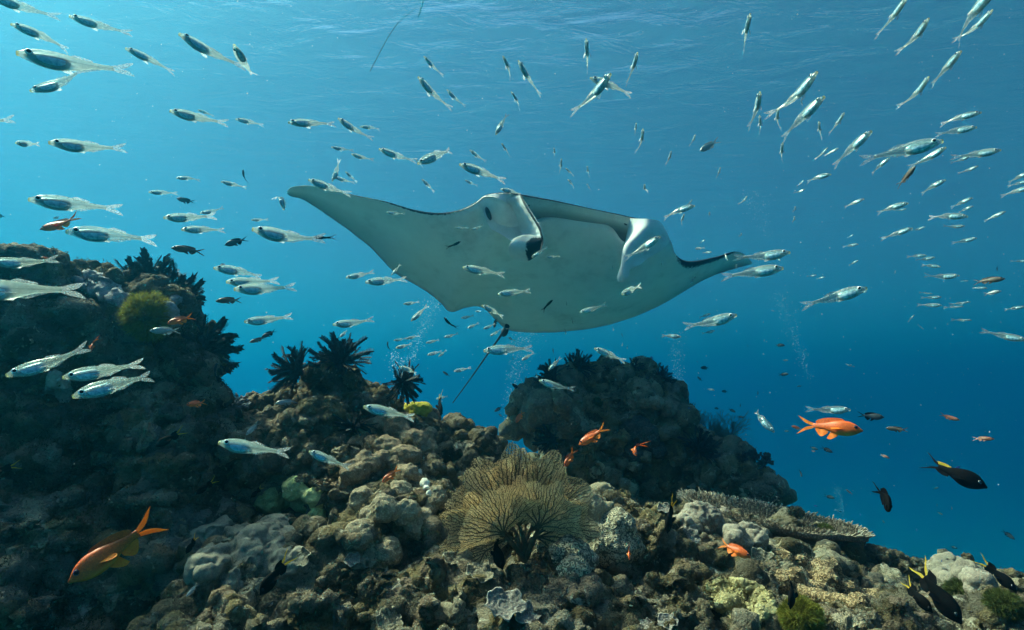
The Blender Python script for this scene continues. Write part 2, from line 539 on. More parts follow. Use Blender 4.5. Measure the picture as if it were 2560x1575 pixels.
# ---------------------------------------------------------------- the reef: rock masses grown together from rounded boulders
def smoothstep(a, b, x):
    t = np.clip((x - a) / (b - a), 0, 1)
    return t * t * (3 - 2 * t)


_ICO = None
_ICO2 = None


def union(balls, voxel, small=False):
    """remeshed union of balls: (centre, radius or 3 radii) -> vertices, faces, normals"""
    global _ICO
    if _ICO is None:
        bm = bmesh.new(); bmesh.ops.create_icosphere(bm, subdivisions=3, radius=1)
        _ICO = (np.array([v.co[:] for v in bm.verts]), np.array([[v.index for v in f.verts] for f in bm.faces]))
        bm.free()
    global _ICO2
    if small and _ICO2 is None:
        bm = bmesh.new(); bmesh.ops.create_icosphere(bm, subdivisions=2, radius=1)
        _ICO2 = (np.array([v.co[:] for v in bm.verts]), np.array([[v.index for v in f.verts] for f in bm.faces])); bm.free()
    V, F, off = [], [], 0
    for c, r in balls:
        I = _ICO2 if small and np.max(r) < .08 else _ICO
        V.append(I[0] * (np.asarray(r) if np.ndim(r) else r) + np.asarray(c)); F.append(I[1] + off); off += len(I[0])
    me = mesh_np('union', np.concatenate(V), np.concatenate(F))
    o = link('union', me)
    md = o.modifiers.new('r', 'REMESH'); md.mode = 'VOXEL'; md.voxel_size = voxel; md.adaptivity = 0
    dg = bpy.context.evaluated_depsgraph_get()
    ev = o.evaluated_get(dg); m2 = ev.to_mesh()
    n = len(m2.vertices)
    co = np.empty(n * 3, np.float32); m2.vertices.foreach_get('co', co)
    no = np.empty(n * 3, np.float32); m2.vertices.foreach_get('normal', no)
    k = len(m2.polygons)
    tot = np.empty(k, np.int32); m2.polygons.foreach_get('loop_total', tot)
    li = np.empty(len(m2.loops), np.int32); m2.loops.foreach_get('vertex_index', li)
    assert (tot == 4).all()
    ev.to_mesh_clear()
    bpy.data.objects.remove(o); bpy.data.meshes.remove(me)
    return co.reshape(-1, 3).astype(float), li.reshape(-1, 4), no.reshape(-1, 3).astype(float)


def relax(V, F, it=2):
    """laplacian smoothing on quads"""
    for _ in range(it):
        s = np.zeros_like(V); c = np.zeros(len(V))
        for a, b in ((0, 1), (1, 2), (2, 3), (3, 0)):
            np.add.at(s, F[:, a], V[F[:, b]]); np.add.at(c, F[:, a], 1)
            np.add.at(s, F[:, b], V[F[:, a]]); np.add.at(c, F[:, b], 1)
        V = V * 0.4 + 0.6 * s / c[:, None]
    return V


def normals(V, F):
    n = np.cross(V[F[:, 2]] - V[F[:, 0]], V[F[:, 3]] - V[F[:, 1]])
    N = np.zeros_like(V)
    for k in range(4): np.add.at(N, F[:, k], n)
    return N / (np.linalg.norm(N, axis=1)[:, None] + 1e-12)


def reef_mat(name, cols, scale=1.0, bump=1.0):
    """encrusted rock: turf, crusts, pale growing edges"""
    m, nt, out = mat(name)
    b = nd(nt, 'ShaderNodeBsdfPrincipled', Roughness=0.95)
    b.inputs['Specular IOR Level'].default_value = 0.12
    tc = nd(nt, 'ShaderNodeTexCoord')
    def noise(sc, det=5.0, dist=0.0, rough=.55):
        n = nd(nt, 'ShaderNodeTexNoise', Scale=sc * scale, Detail=det, Roughness=rough); n.inputs['Distortion'].default_value = dist
        nt.links.new(tc.outputs['Object'], n.inputs['Vector']); return n.outputs[0]
    big, mid, fine, tiny = noise(4.0, 4, .6), noise(17.0, 6, .8, .65), noise(75.0, 5), noise(260.0, 3)
    tip = nd(nt, 'ShaderNodeAttribute', attribute_name='tip')
    c1 = ramp(nt, big, [(0.32, cols[0]), (0.5, cols[1]), (0.68, cols[2])])
    c2 = ramp(nt, mid, [(0.36, cols[3]), (0.5, cols[1]), (0.64, cols[4])])
    col = mix_rgb(nt, 0.6, c1, c2)
    # a patchwork of different growths
    wv = nd(nt, 'ShaderNodeTexNoise', Scale=24 * scale, Detail=4.0)
    nt.links.new(tc.outputs['Object'], wv.inputs['Vector'])
    wm = nd(nt, 'ShaderNodeMixRGB', blend_type='ADD', Fac=0.075 / scale)
    nt.links.new(tc.outputs['Object'], wm.inputs[1]); nt.links.new(wv.outputs['Color'], wm.inputs[2])
    vo = nd(nt, 'ShaderNodeTexVoronoi', Scale=17.0 * scale)
    nt.links.new(wm.outputs[0], vo.inputs['Vector'])
    sep = nd(nt, 'ShaderNodeSeparateColor'); nt.links.new(vo.outputs['Color'], sep.inputs[0])
    patch = ramp(nt, sep.outputs[0], [(0.0, cols[0]), (0.22, cols[2]), (0.40, cols[7]), (0.55, cols[4]), (0.70, cols[3]), (0.85, cols[8]), (1.0, cols[5])])
    col = mix_rgb(nt, 0.55, col, patch)
    f = math_n(nt, 'ADD', tip.outputs['Fac'], math_n(nt, 'MULTIPLY', math_n(nt, 'SUBTRACT', fine, 0.5), 0.9))
    col = mix_rgb(nt, ramp(nt, f, [(0.45, (0, 0, 0)), (0.85, (.75, .75, .75))]), col, cols[5])
    # pale blotches of crust and little dark holes
    sp = noise(30.0, 2, 1.5)
    col = mix_rgb(nt, ramp(nt, sp, [(0.66, (0, 0, 0)), (0.72, (.55, .55, .55))]), col, cols[6])
    col = mix_rgb(nt, ramp(nt, tiny, [(0.30, (.7, .7, .7)), (0.45, (0, 0, 0))]), col, cols[0])
    nt.links.new(col, b.inputs['Base Color'])
    h = math_n(nt, 'ADD', math_n(nt, 'MULTIPLY', fine, 1.0), math_n(nt, 'MULTIPLY', tiny, 0.5))
    bp = nd(nt, 'ShaderNodeBump', Strength=0.9 * bump, Distance=0.018 / scale)
    nt.links.new(h, bp.inputs['Height'])
    nt.links.new(bp.outputs[0], b.inputs['Normal'])
    nt.links.new(b.outputs[0], out.inputs['Surface'])
    return m


def rocky(V, F, k=1.0, seed=0.0, amp=1.0):
    """weathered, overgrown rock relief; k scales the wavelengths, returns vertices and how much each one stands out"""
    q = V / k + seed      # push the lumps out of round
    for fr, am in ((7.0, .034), (17.0, .017), (36.0, .0075)):
        V = V + k * am * amp * np.stack([perlin(q * fr + 2.2), perlin(q * fr + 13.4), perlin(q * fr + 27.8)], 1)
    N = normals(V, F)
    q = V / k + seed
    w = np.stack([perlin(q * 4 + 3.1), perlin(q * 4 + 7.7), perlin(q * 4 + 11.9)], 1) * 0.10
    q = q + w
    f1, f2 = worley(q * (6.5, 6.5, 8.0))
    knob = smoothstep(0.75, 0.1, f1)
    g1, g2 = worley(q * 15 + 31)
    knob2 = smoothstep(0.7, 0.05, g1)
    crack = smoothstep(0.0, 0.22, f2 - f1)
    h = 0.035 * perlin(q * 2.3) + 0.030 * (knob - .4) * (0.5 + crack * .5) + 0.020 * (knob2 - .4) * (0.4 + knob)
    hole = smoothstep(0.12, 0.40, perlin(q * 7.5 + 50))
    h = h + 0.026 * fbm(q * 8.5 + 60, 2) - 0.048 * hole
    V = V + N * (h * k * amp)[:, None]
    N = normals(V, F)
    p1, p2 = worley(q * 38 + 13)
    d = 0.023 * ridged(q * 13 + 5, 5, .55) + 0.013 * fbm(q * 38, 3, .65) - 0.010 * smoothstep(.42, .05, p1) * smoothstep(-.1, .3, perlin(q * 6 + 70)) + 0.007 * (.5 - p1)
    V = V + N * (d * k * amp)[:, None]
    tip = 0.38 + 5.0 * (h - h.mean()) + 13 * (d - d.mean())
    return V, np.clip(tip * 0.5 - .05, 0, 1)


REEF_V, REEF_F = [], []
def keep(V, F):
    off = sum(len(v) for v in REEF_V)
    REEF_V.append(np.asarray(V, np.float32)); REEF_F.append(np.asarray(F) + off)


def pxball(px, py, r, d, squash=1.0):
    return (P(px, py, d), r / FPX * d * np.array((1, 1, squash)))


WARM = [(0.020, 0.017, 0.011), (0.095, 0.080, 0.048), (0.19, 0.16, 0.085), (0.050, 0.042, 0.028), (0.19, 0.18, 0.145), (0.50, 0.46, 0.35), (0.58, 0.55, 0.48), (0.22, 0.17, 0.14), (0.13, 0.135, 0.13)]
COOL = [(0.014, 0.014, 0.012), (0.075, 0.068, 0.052), (0.16, 0.14, 0.075), (0.042, 0.038, 0.032), (0.19, 0.19, 0.18), (0.40, 0.37, 0.27), (0.44, 0.42, 0.38), (0.17, 0.12, 0.09), (0.115, 0.125, 0.135)]
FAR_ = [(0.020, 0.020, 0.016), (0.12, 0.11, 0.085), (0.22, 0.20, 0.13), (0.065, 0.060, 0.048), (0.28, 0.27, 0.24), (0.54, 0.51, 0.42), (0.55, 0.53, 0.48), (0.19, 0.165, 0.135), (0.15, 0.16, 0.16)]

WARM = [(min(r * 1.14, .6), min(g * 1.0, .56), b * .88) for r, g, b in WARM]
COOL = [(min(r * 1.3, .7), min(g * 1.15, .66), b) for r, g, b in COOL]
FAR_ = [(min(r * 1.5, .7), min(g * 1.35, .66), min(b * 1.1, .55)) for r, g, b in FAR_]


def mass(name, label, cat, balls, m, voxel, nk, rk, k=1.0, seed=0, amp=1.0):
    """boulders -> one overgrown rock: rough union, knobs and shelves scattered over it, fine union, relief"""
    rs = np.random.RandomState(seed + 40)
    V, F, N = union(balls, voxel * 3)
    c = V[F].mean(1); n = np.cross(V[F[:, 2]] - V[F[:, 0]], V[F[:, 3]] - V[F[:, 1]]); n /= np.linalg.norm(n, axis=1)[:, None] + 1e-9
    d = c @ np.array(FWD); px = 1280 + FPX * c[:, 0] / np.maximum(d, .05); py = 787.5 - FPX * (c @ np.array(CUP)) / np.maximum(d, .05)
    ok = (d > .4) & (px > -120) & (px < 2680) & (py < 1680) & ((n * c).sum(1) < .45 * np.linalg.norm(c, axis=1))
    w = ok * (1.2 / np.maximum(d, .4)) ** 1.0
    pick = rs.choice(len(c), nk, p=w / w.sum())
    r = rk[0] * (rk[1] / rk[0]) ** (rs.rand(nk) ** 1.6)
    cl = perlin(c[pick] * 3.5 / k + seed) > -.12
    extra = []
    for i, (f, rr) in enumerate(zip(pick, r)):
        if not cl[i] and rs.rand() < .7: continue
        a = rr * rs.uniform(.5, 1.5, 3) * ((1.4, 1.4, .45) if rs.rand() < .4 else (1, 1, 1))
        extra.append((c[f] + n[f] * rr * rs.uniform(-.35, .45) + rs.normal(size=3) * rr * .3, a))
    V, F, N = union(list(balls) + extra, voxel, True)
    V = relax(V, F, 1)
    V, tip = rocky(V, F, k, seed, amp)
    o = link(name, mesh_np(name, V, F, [m]))
    set_attr(o.data, 'tip', tip); keep(V, F)
    tag(o, label, cat, kind='structure')


def build_reef():
    left = [(150, 880, 205, 1.75), (320, 893, 172, 1.8), (-90, 912, 205, 1.7), (405, 1010, 105, 1.75), (430, 1150, 170, 1.7), (230, 1200, 300, 1.8),
            (-60, 1280, 300, 1.6), (110, 1520, 330, 1.5), (410, 1420, 225, 1.6), (-250, 1100, 320, 1.7), (435, 862, 40, 1.72), (462, 908, 40, 1.70),
            (90, 700, 40, 1.6), (390, 770, 45, 1.75), (20, 1750, 350, 1.45), (300, 1750, 300, 1.5)]
    mass('reef_outcrop', 'tall dark reef outcrop overgrown with turf along the left edge', 'reef rock', [pxball(*b) for b in left],
         reef_mat('turf_covered_rock', COOL), .0080, 2200, (.008, .048), 1.0, 0, .85)
    mid = [(840, 1025, 105, 2.1), (725, 1055, 85, 2.05), (925, 1045, 82, 2.1), (650, 1080, 75, 2.0), (1000, 1115, 85, 2.0), (780, 1165, 160, 1.9),
           (1080, 1165, 98, 1.92), (1185, 1195, 98, 1.92), (560, 1095, 70, 1.95), (610, 1180, 140, 1.8), (950, 1275, 165, 1.75), (1150, 1335, 145, 1.75),
           (1010, 1385, 195, 1.6), (1260, 1475, 175, 1.6), (1450, 1425, 150, 1.55), (870, 1545, 205, 1.38), (1110, 1665, 245, 1.28), (1400, 1665, 230, 1.28),
           (660, 1485, 165, 1.45), (600, 1685, 225, 1.25), (1610, 1430, 155, 1.65), (1750, 1490, 165, 1.65), (1910, 1535, 160, 1.6), (2090, 1580, 160, 1.6),
           (2240, 1645, 185, 1.6), (2400, 1675, 175, 1.5), (2550, 1665, 185, 1.55), (2730, 1695, 215, 1.6), (1660, 1745, 245, 1.2), (1910, 1735, 215, 1.2), (2180, 1765, 225, 1.15), (2450, 1795, 245, 1.15),
           (1540, 1355, 115, 1.75), (1690, 1390, 105, 1.8), (1820, 1405, 105, 1.9), (1950, 1405, 100, 2.0), (2080, 1435, 100, 2.0), (2200, 1485, 100, 1.95), (2300, 1535, 105, 1.9), (2400, 1510, 100, 2.1)]
    mass('reef_slope', 'rugged encrusted reef slope filling the foreground', 'reef', [pxball(*b) for b in mid],
         reef_mat('encrusted_reef_rock', WARM), .0060, 4600, (.006, .034), .82, 4, 1.0)
    far = [(1470, 1045, 100, 3.4), (1590, 1035, 98, 3.4), (1545, 990, 58, 3.4), (1660, 1012, 36, 3.35), (1375, 1028, 68, 3.25), (1420, 980, 45, 3.3), (1560, 1140, 135, 3.4), (1660, 1090, 65, 3.35), (1705, 1120, 50, 3.3), (1745, 1170, 55, 3.25), (1600, 955, 40, 3.4), (1490, 1260, 165, 3.4), (1680, 1215, 90, 3.3),
           (1790, 1218, 66, 3.15), (1870, 1218, 54, 3.05), (1912, 1216, 28, 3.0), (1840, 1290, 90, 3.1), (1600, 1330, 200, 3.4), (1470, 1150, 85, 3.3)]
    mass('reef_outcrop', 'knobbly reef outcrop behind the sea fan under the manta', 'reef rock', [pxball(*b) for b in far],
         reef_mat('distant_reef_rock', FAR_, 0.7), .0125, 2000, (.014, .075), 1.5, 9, 1.15)
    # the buried foot of the reef
    foot = [((-0.55, 2.3, -1.78), (1.5, 1.1, 1.2)), ((0.1, 1.7, -1.12), (1.0, .7, .62)), ((1.2, 2.1, -1.65), (.9, .8, .9)), ((-1.3, 1.9, -1.45), (.9, .9, 1.0)), ((1.05, 3.7, -2.0), (1.2, 1.0, 1.15)), ((1.9, 3.6, -2.65), (1.2, 1.0, 1.4)),
            ((-.2, 2.4, -4.5), (3.0, 2.4, 3.2)), ((1.0, 3.6, -5.5), (3.2, 2.4, 3.4)), ((-1.6, 1.7, -.9), (.7, .7, .7))]
    foot += [pxball(*b) for b in ((760, 1890, 340, 1.2), (1250, 1960, 390, 1.2), (1800, 2010, 390, 1.15), (2300, 2060, 390, 1.15), (-250, 1550, 350, 1.6))]
    V, F, N = union(foot, .07)
    V = relax(V, F, 2)
    V, tip = rocky(V, F, 3.0, 2.0, .8)
    o = link('reef_foot', mesh_np('reef_foot', V, F, [bpy.data.materials['encrusted_reef_rock']]))
    set_attr(o.data, 'tip', tip)
    tag(o, 'dark foot of the reef dropping to the sea bed', 'reef', kind='structure')


build_reef()
from mathutils.bvhtree import BVHTree
_rv, _rf = np.concatenate(REEF_V), np.concatenate(REEF_F)
BVH = BVHTree.FromPolygons(_rv.tolist(), _rf.tolist())


def hit(px, py, drop=0):
    """where the line of sight through photo pixel (px, py) meets the reef: point, normal, distance along the axis"""
    for k in range(drop + 1):
        d = P(px, py + 5 * k, 1.0).normalized()
        p, n, i, dist = BVH.ray_cast(Vector((0, 0, 0)), d, 30.0)
        if p is not None: break
    else:
        return None
    return p, n, p.dot(FWD)

# ---------------------------------------------------------------- things growing on the reef
RNG = np.random.RandomState(5)


def coral_mat(name, c0, c1, cpale, polyp=120.0, bump=0.6, ring=False, rough=.9):
    c0, c1, cpale = [(min(c[0] * 1.18, .72), min(c[1] * 1.05, .70), c[2] * .93) for c in (c0, c1, cpale)]
    m, nt, out = mat(name)
    b = nd(nt, 'ShaderNodeBsdfPrincipled', Roughness=rough)
    b.inputs['Specular IOR Level'].default_value = 0.2
    tc = nd(nt, 'ShaderNodeTexCoord')
    n1 = nd(nt, 'ShaderNodeTexNoise', Scale=14.0, Detail=6.0)
    n2 = nd(nt, 'ShaderNodeTexNoise', Scale=90.0, Detail=4.0)
    vo = nd(nt, 'ShaderNodeTexVoronoi', Scale=polyp)
    for n in (n1, n2, vo): nt.links.new(tc.outputs['Object'], n.inputs['Vector'])
    col = mix_rgb(nt, ramp(nt, n1.outputs[0], [(0.35, (0, 0, 0)), (0.65, (1, 1, 1))]), c0, c1)
    if ring:   # open polyp cups: pale rims, dark centres
        rimf = ramp(nt, vo.outputs['Distance'], [(0.12, (.0, .0, .0)), (0.30, (.6, .6, .6)), (0.48, (.9, .9, .9)), (0.62, (.1, .1, .1))])
        col = mix_rgb(nt, rimf, (c0[0] * .35, c0[1] * .35, c0[2] * .35), mix_rgb(nt, n1.outputs[0], c1, cpale))
        hgt = rimf
    else:
        dots = ramp(nt, vo.outputs['Distance'], [(0.1, (1, 1, 1)), (0.55, (0, 0, 0))])
        col = mix_rgb(nt, math_n(nt, 'MULTIPLY', dots, 0.45), col, cpale)
        hgt = dots
    tip = nd(nt, 'ShaderNodeAttribute', attribute_name='tip')
    col = mix_rgb(nt, math_n(nt, 'MULTIPLY', tip.outputs['Fac'], 0.55), col, cpale)
    col = mix_rgb(nt, ramp(nt, n2.outputs[0], [(0.3, (.5, .5, .5)), (0.5, (0, 0, 0))]), col, (c0[0] * .5, c0[1] * .5, c0[2] * .5))
    nt.links.new(col, b.inputs['Base Color'])
    bp = nd(nt, 'ShaderNodeBump', Strength=bump, Distance=0.35 / polyp)
    nt.links.new(hgt, bp.inputs['Height']); nt.links.new(bp.outputs[0], b.inputs['Normal'])
    nt.links.new(b.outputs[0], out.inputs['Surface'])
    return m


def lobed_coral(name, label, cat, lobes, m, voxel, polyp=0.0, pamp=0.0, rough=0.0, rscale=30.0, lift=0.02, group=None, flat=.9, sub=0.0):
    balls, cs = [], []
    for (px, py, r) in lobes:
        h = hit(px, py, 8)
        if h is None: continue
        p, n, d = h
        R = r / FPX * d
        n2 = (n + Vector((0, 0, .6)) - FWD * .3).normalized()
        c = p + n2 * R * (lift - .55)
        cs.append((c, R, n2))
        balls.append((c, np.array((1.1, 1.1, 1.1 * flat)) * R * RNG.uniform(.92, 1.1, 3)))
        for _ in range(2):     # a lobe is never a plain ball
            dv = Vector(RNG.normal(size=3)).normalized()
            balls.append((c + dv * R * .5, R * RNG.uniform(.6, .8)))
        if sub:
            for _ in range(5):
                dv = Vector(RNG.normal(size=3)); dv = (dv.normalized() + n2 * .8).normalized()
                balls.append((c + dv * R * .75, R * sub * RNG.uniform(.7, 1.2)))
    order = [0]; rest = set(range(1, len(cs)))      # lobes grow together: bridge each one to its nearest neighbours
    links = set()
    while rest:
        i, j = min(((i, j) for i in order for j in rest), key=lambda q: (cs[q[0]][0] - cs[q[1]][0]).length)
        links.add((i, j)); order.append(j); rest.discard(j)
    for i in range(len(cs)):
        for j in range(i):
            if (cs[i][0] - cs[j][0]).length < 1.25 * (cs[i][1] + cs[j][1]): links.add((i, j))
    for i, j in links:
        L = (cs[i][0] - cs[j][0]).length; rr = min(cs[i][1], cs[j][1]) * .72
        k = max(1, int(L / (rr * .9)))
        for q in range(1, k + 1):
            f = q / (k + 1)
            balls.append((cs[i][0].lerp(cs[j][0], f) - (cs[i][2] + cs[j][2]) * .5 * rr * .35, rr))
    V, F, N = union(balls, voxel)
    V = relax(V, F, 7)
    N = normals(V, F)
    Rm = float(np.mean([c[1] for c in cs]))
    for fr, am in ((.8, .30), (2.0, .12)):
        q = V / Rm * fr + len(lobes) * 1.7
        V = V + Rm * am * np.stack([perlin(q + 2.2), perlin(q + 13.4), perlin(q + 27.8)], 1)
    V = V + N * (Rm * .20 * fbm(V / Rm * .9 + len(lobes), 2) + Rm * .10 * fbm(V / Rm * 2.6, 2))[:, None]
    N = normals(V, F)
    tip = np.zeros(len(V))
    if rough:
        h = ridged(V * rscale, 3) * rough + fbm(V * rscale * .4, 2) * rough * 1.5
        V = V + N * h[:, None]; tip = np.clip(h / rough * .8, 0, 1); N = normals(V, F)
    if polyp:
        f1, f2 = worley(V * polyp)
        V = V + N * (pamp * (0.5 - f1))[:, None]
        tip = np.clip(tip + (0.45 - f1), 0, 1)
    c = V.mean(0)
    o = link(name, mesh_np(name, V - c, F, [m])); o.location = c
    set_attr(o.data, 'tip', tip)
    keep(V, F)
    tag(o, label, cat, group)
    return o


def frame(n, up=Vector((0, 0, 1))):
    z = Vector(n).normalized()
    x = up.cross(z)
    if x.length < 1e-3: x = Vector((1, 0, 0))
    x.normalize()
    return x, z.cross(x), z


def plate_coral(label, px, py, r_px, m, ang=0.0, tilt=0.5, seed=0, ruff=1.0, group='ruffled plate corals low on the slope'):
    h = hit(px, py, 10)
    p, n, d = h
    R = r_px * .9 / FPX * d
    rs = np.random.RandomState(seed)
    z = (n * .55 + Vector((0, 0, 1)) * .55 - FWD * tilt).normalized()
    x, y, z = frame(z)
    nr, na = 16, 72
    rr = np.linspace(0.02, 1, nr)[:, None]; aa = np.linspace(0, 2 * np.pi, na, endpoint=False)[None]
    edge = 1 + .09 * np.sin(2 * aa + rs.rand() * 6) + .07 * np.sin(5 * aa + rs.rand() * 6) + .05 * np.sin(9 * aa + rs.rand() * 6)
    rad = rr * edge * R
    hgt = R * (0.24 * rr ** 2 - .12 + ruff * .8 * rr ** 3 * (.18 * np.sin(4 * aa + rs.rand() * 6) + .12 * np.sin(7 * aa + rs.rand() * 6) + .05 * np.sin(15 * aa + rs.rand() * 6)))
    hgt = hgt + R * .03 * np.sin(rr * 22)
    pt = np.stack([rad * np.cos(aa + ang), rad * np.sin(aa + ang), hgt], -1)
    th = R * (.05 + .10 * (1 - rr)) + 0 * aa
    low = pt.copy(); low[..., 2] -= th
    B = np.array([x, y, z])
    top = pt @ B; low = low @ B
    V = np.concatenate([top, low[::-1]], 0).reshape(-1, 3)
    F = grid_faces(2 * nr, na, True)
    me = mesh_np('plate_coral', V, F, [m])
    t = np.concatenate([rr + 0 * aa, (rr + 0 * aa)[::-1]], 0)
    set_attr(me, 'tip', (smoothstep(.90, 1.0, t) * 1.2).ravel())
    o = link('plate_coral', me); o.location = p + z * R * .12 - FWD * R * .25
    keep(V + np.array(o.location), F)
    tag(o, label, 'coral', group)
    return o


def tube_mesh(segs, sides=4):
    """segs: list of (a, b, ra, rb) -> verts, faces"""
    a = np.array([s[0] for s in segs]); b = np.array([s[1] for s in segs])
    ra = np.array([s[2] for s in segs]); rb = np.array([s[3] for s in segs])
    t = b - a; t /= np.linalg.norm(t, axis=1)[:, None] + 1e-9
    ref = np.where(np.abs(t[:, 2:3]) > .9, np.array([[1., 0, 0]]), np.array([[0, 0, 1.]]))
    u = np.cross(t, ref); u /= np.linalg.norm(u, axis=1)[:, None] + 1e-9
    v = np.cross(t, u)
    an = np.arange(sides) / sides * 2 * np.pi
    ring = np.cos(an)[None, :, None] * u[:, None] + np.sin(an)[None, :, None] * v[:, None]
    A = a[:, None] + ring * ra[:, None, None]; Bq = b[:, None] + ring * rb[:, None, None]
    V = np.concatenate([A, Bq], 1).reshape(-1, 3)
    k = np.arange(sides); k2 = (k + 1) % sides
    f = np.stack([k, k2, k2 + sides, k + sides], -1)
    F = (f[None] + (np.arange(len(a)) * 2 * sides)[:, None, None]).reshape(-1, 4)
    return V, F


def fan_template(seed, spread, n_att=4200):
    """flat branching fan grown towards scattered points (unit length, root at the origin, in x-z, bowed in y)"""
    rs = np.random.RandomState(seed)
    att = []
    while len(att) < n_att:
        r = math.sqrt(rs.uniform(.05, 1)); a = rs.uniform(-spread, spread)
        rim = 1 - .10 * math.sin(a * 5 + seed) ** 2 - .05 * math.sin(a * 13 + seed)
        att.append((r * rim * math.sin(a), r * rim * math.cos(a)))
    att = np.array(att)
    nodes = [np.array((0., 0.))]; par = [-1]
    for rib in np.linspace(-1, 1, 7):             # main ribs
        prev = 0; a = 0.0; pos = np.array((0., 0.))
        for k in range(18):
            a += (rib * spread * .9 - a) * .25 + rs.normal() * .06
            pos = pos + np.array((math.sin(a), math.cos(a))) * .022
            nodes.append(pos.copy()); par.append(prev); prev = len(nodes) - 1
    alive = np.ones(len(att), bool)
    step, kill, infl = .0125, .0160, .055
    P_ = np.array(nodes)
    near = np.argmin(((att[:, None] - P_[None]) ** 2).sum(2), 1); nd_ = np.sqrt(((att - P_[near]) ** 2).sum(1))
    for it in range(190):
        idx = np.where(alive & (nd_ < infl))[0]
        if not len(idx): break
        dirs = {}
        for i in idx:
            d = (att[i] - P_[near[i]]) / (nd_[i] + 1e-9)
            dirs.setdefault(int(near[i]), []).append(d)
        new = []
        for k, ds in dirs.items():
            v = np.sum(ds, 0) + rs.normal(size=2) * .30; v /= np.linalg.norm(v) + 1e-9
            new.append(P_[k] + v * step); par.append(k)
        new = np.array(new); base = len(P_)
        # a branch that did not move on is dropped
        P_ = np.concatenate([P_, new])
        D = np.sqrt(((att[:, None] - new[None]) ** 2).sum(2)); j = D.argmin(1); dm = D[np.arange(len(att)), j]
        up = dm < nd_; near[up] = base + j[up]; nd_[up] = dm[up]
        alive &= nd_ > kill
    n = len(P_); cnt = np.zeros(n); par = np.array(par)
    kids = np.zeros(n, int)
    for k in range(n - 1, 0, -1): kids[par[k]] += 1
    for k in range(n - 1, 0, -1):
        cnt[k] += (kids[k] == 0); cnt[par[k]] += cnt[k]
    rad = .0039 * np.clip(cnt, 1, None) ** .31
    bow = lambda q: np.stack([q[:, 0], -0.30 * (q[:, 0] ** 2) + .16 * q[:, 1] ** 2 + .02 * np.sin(q[:, 0] * 9 + q[:, 1] * 7), q[:, 1]], 1)
    Q = bow(P_)
    segs = [(Q[par[k]], Q[k], rad[par[k]] if kids[par[k]] == 1 else min(rad[par[k]], rad[k] * 1.25), rad[k]) for k in range(1, n)]
    V, F = tube_mesh(segs, 4)
    # added thin sheet between the branches, painted tan like lit blades behind
    nr, na = 26, 72
    aa = np.linspace(-spread, spread, na)[None]; rr = np.linspace(.12, 1, nr)[:, None]
    rim = (1 - .10 * np.sin(aa * 5 + seed) ** 2 - .05 * np.sin(aa * 13 + seed)) * (.985 + .03 * np.array([mnoise.noise(Vector((k * .9, seed, 0))) for k in range(na)])[None])
    q = np.stack([(rr * rim * np.sin(aa)).ravel(), (rr * rim * np.cos(aa)).ravel()], 1)
    S = bow(q)
    V2 = np.concatenate([S + (0, .0012, 0), S - (0, .0012, 0)]); G = grid_faces(nr, na)
    F2 = np.concatenate([G, G[:, ::-1] + len(S)]) + len(V)
    return np.concatenate([V, V2]), np.concatenate([F, F2]), np.concatenate([np.zeros(len(F), int), np.ones(len(F2), int)])


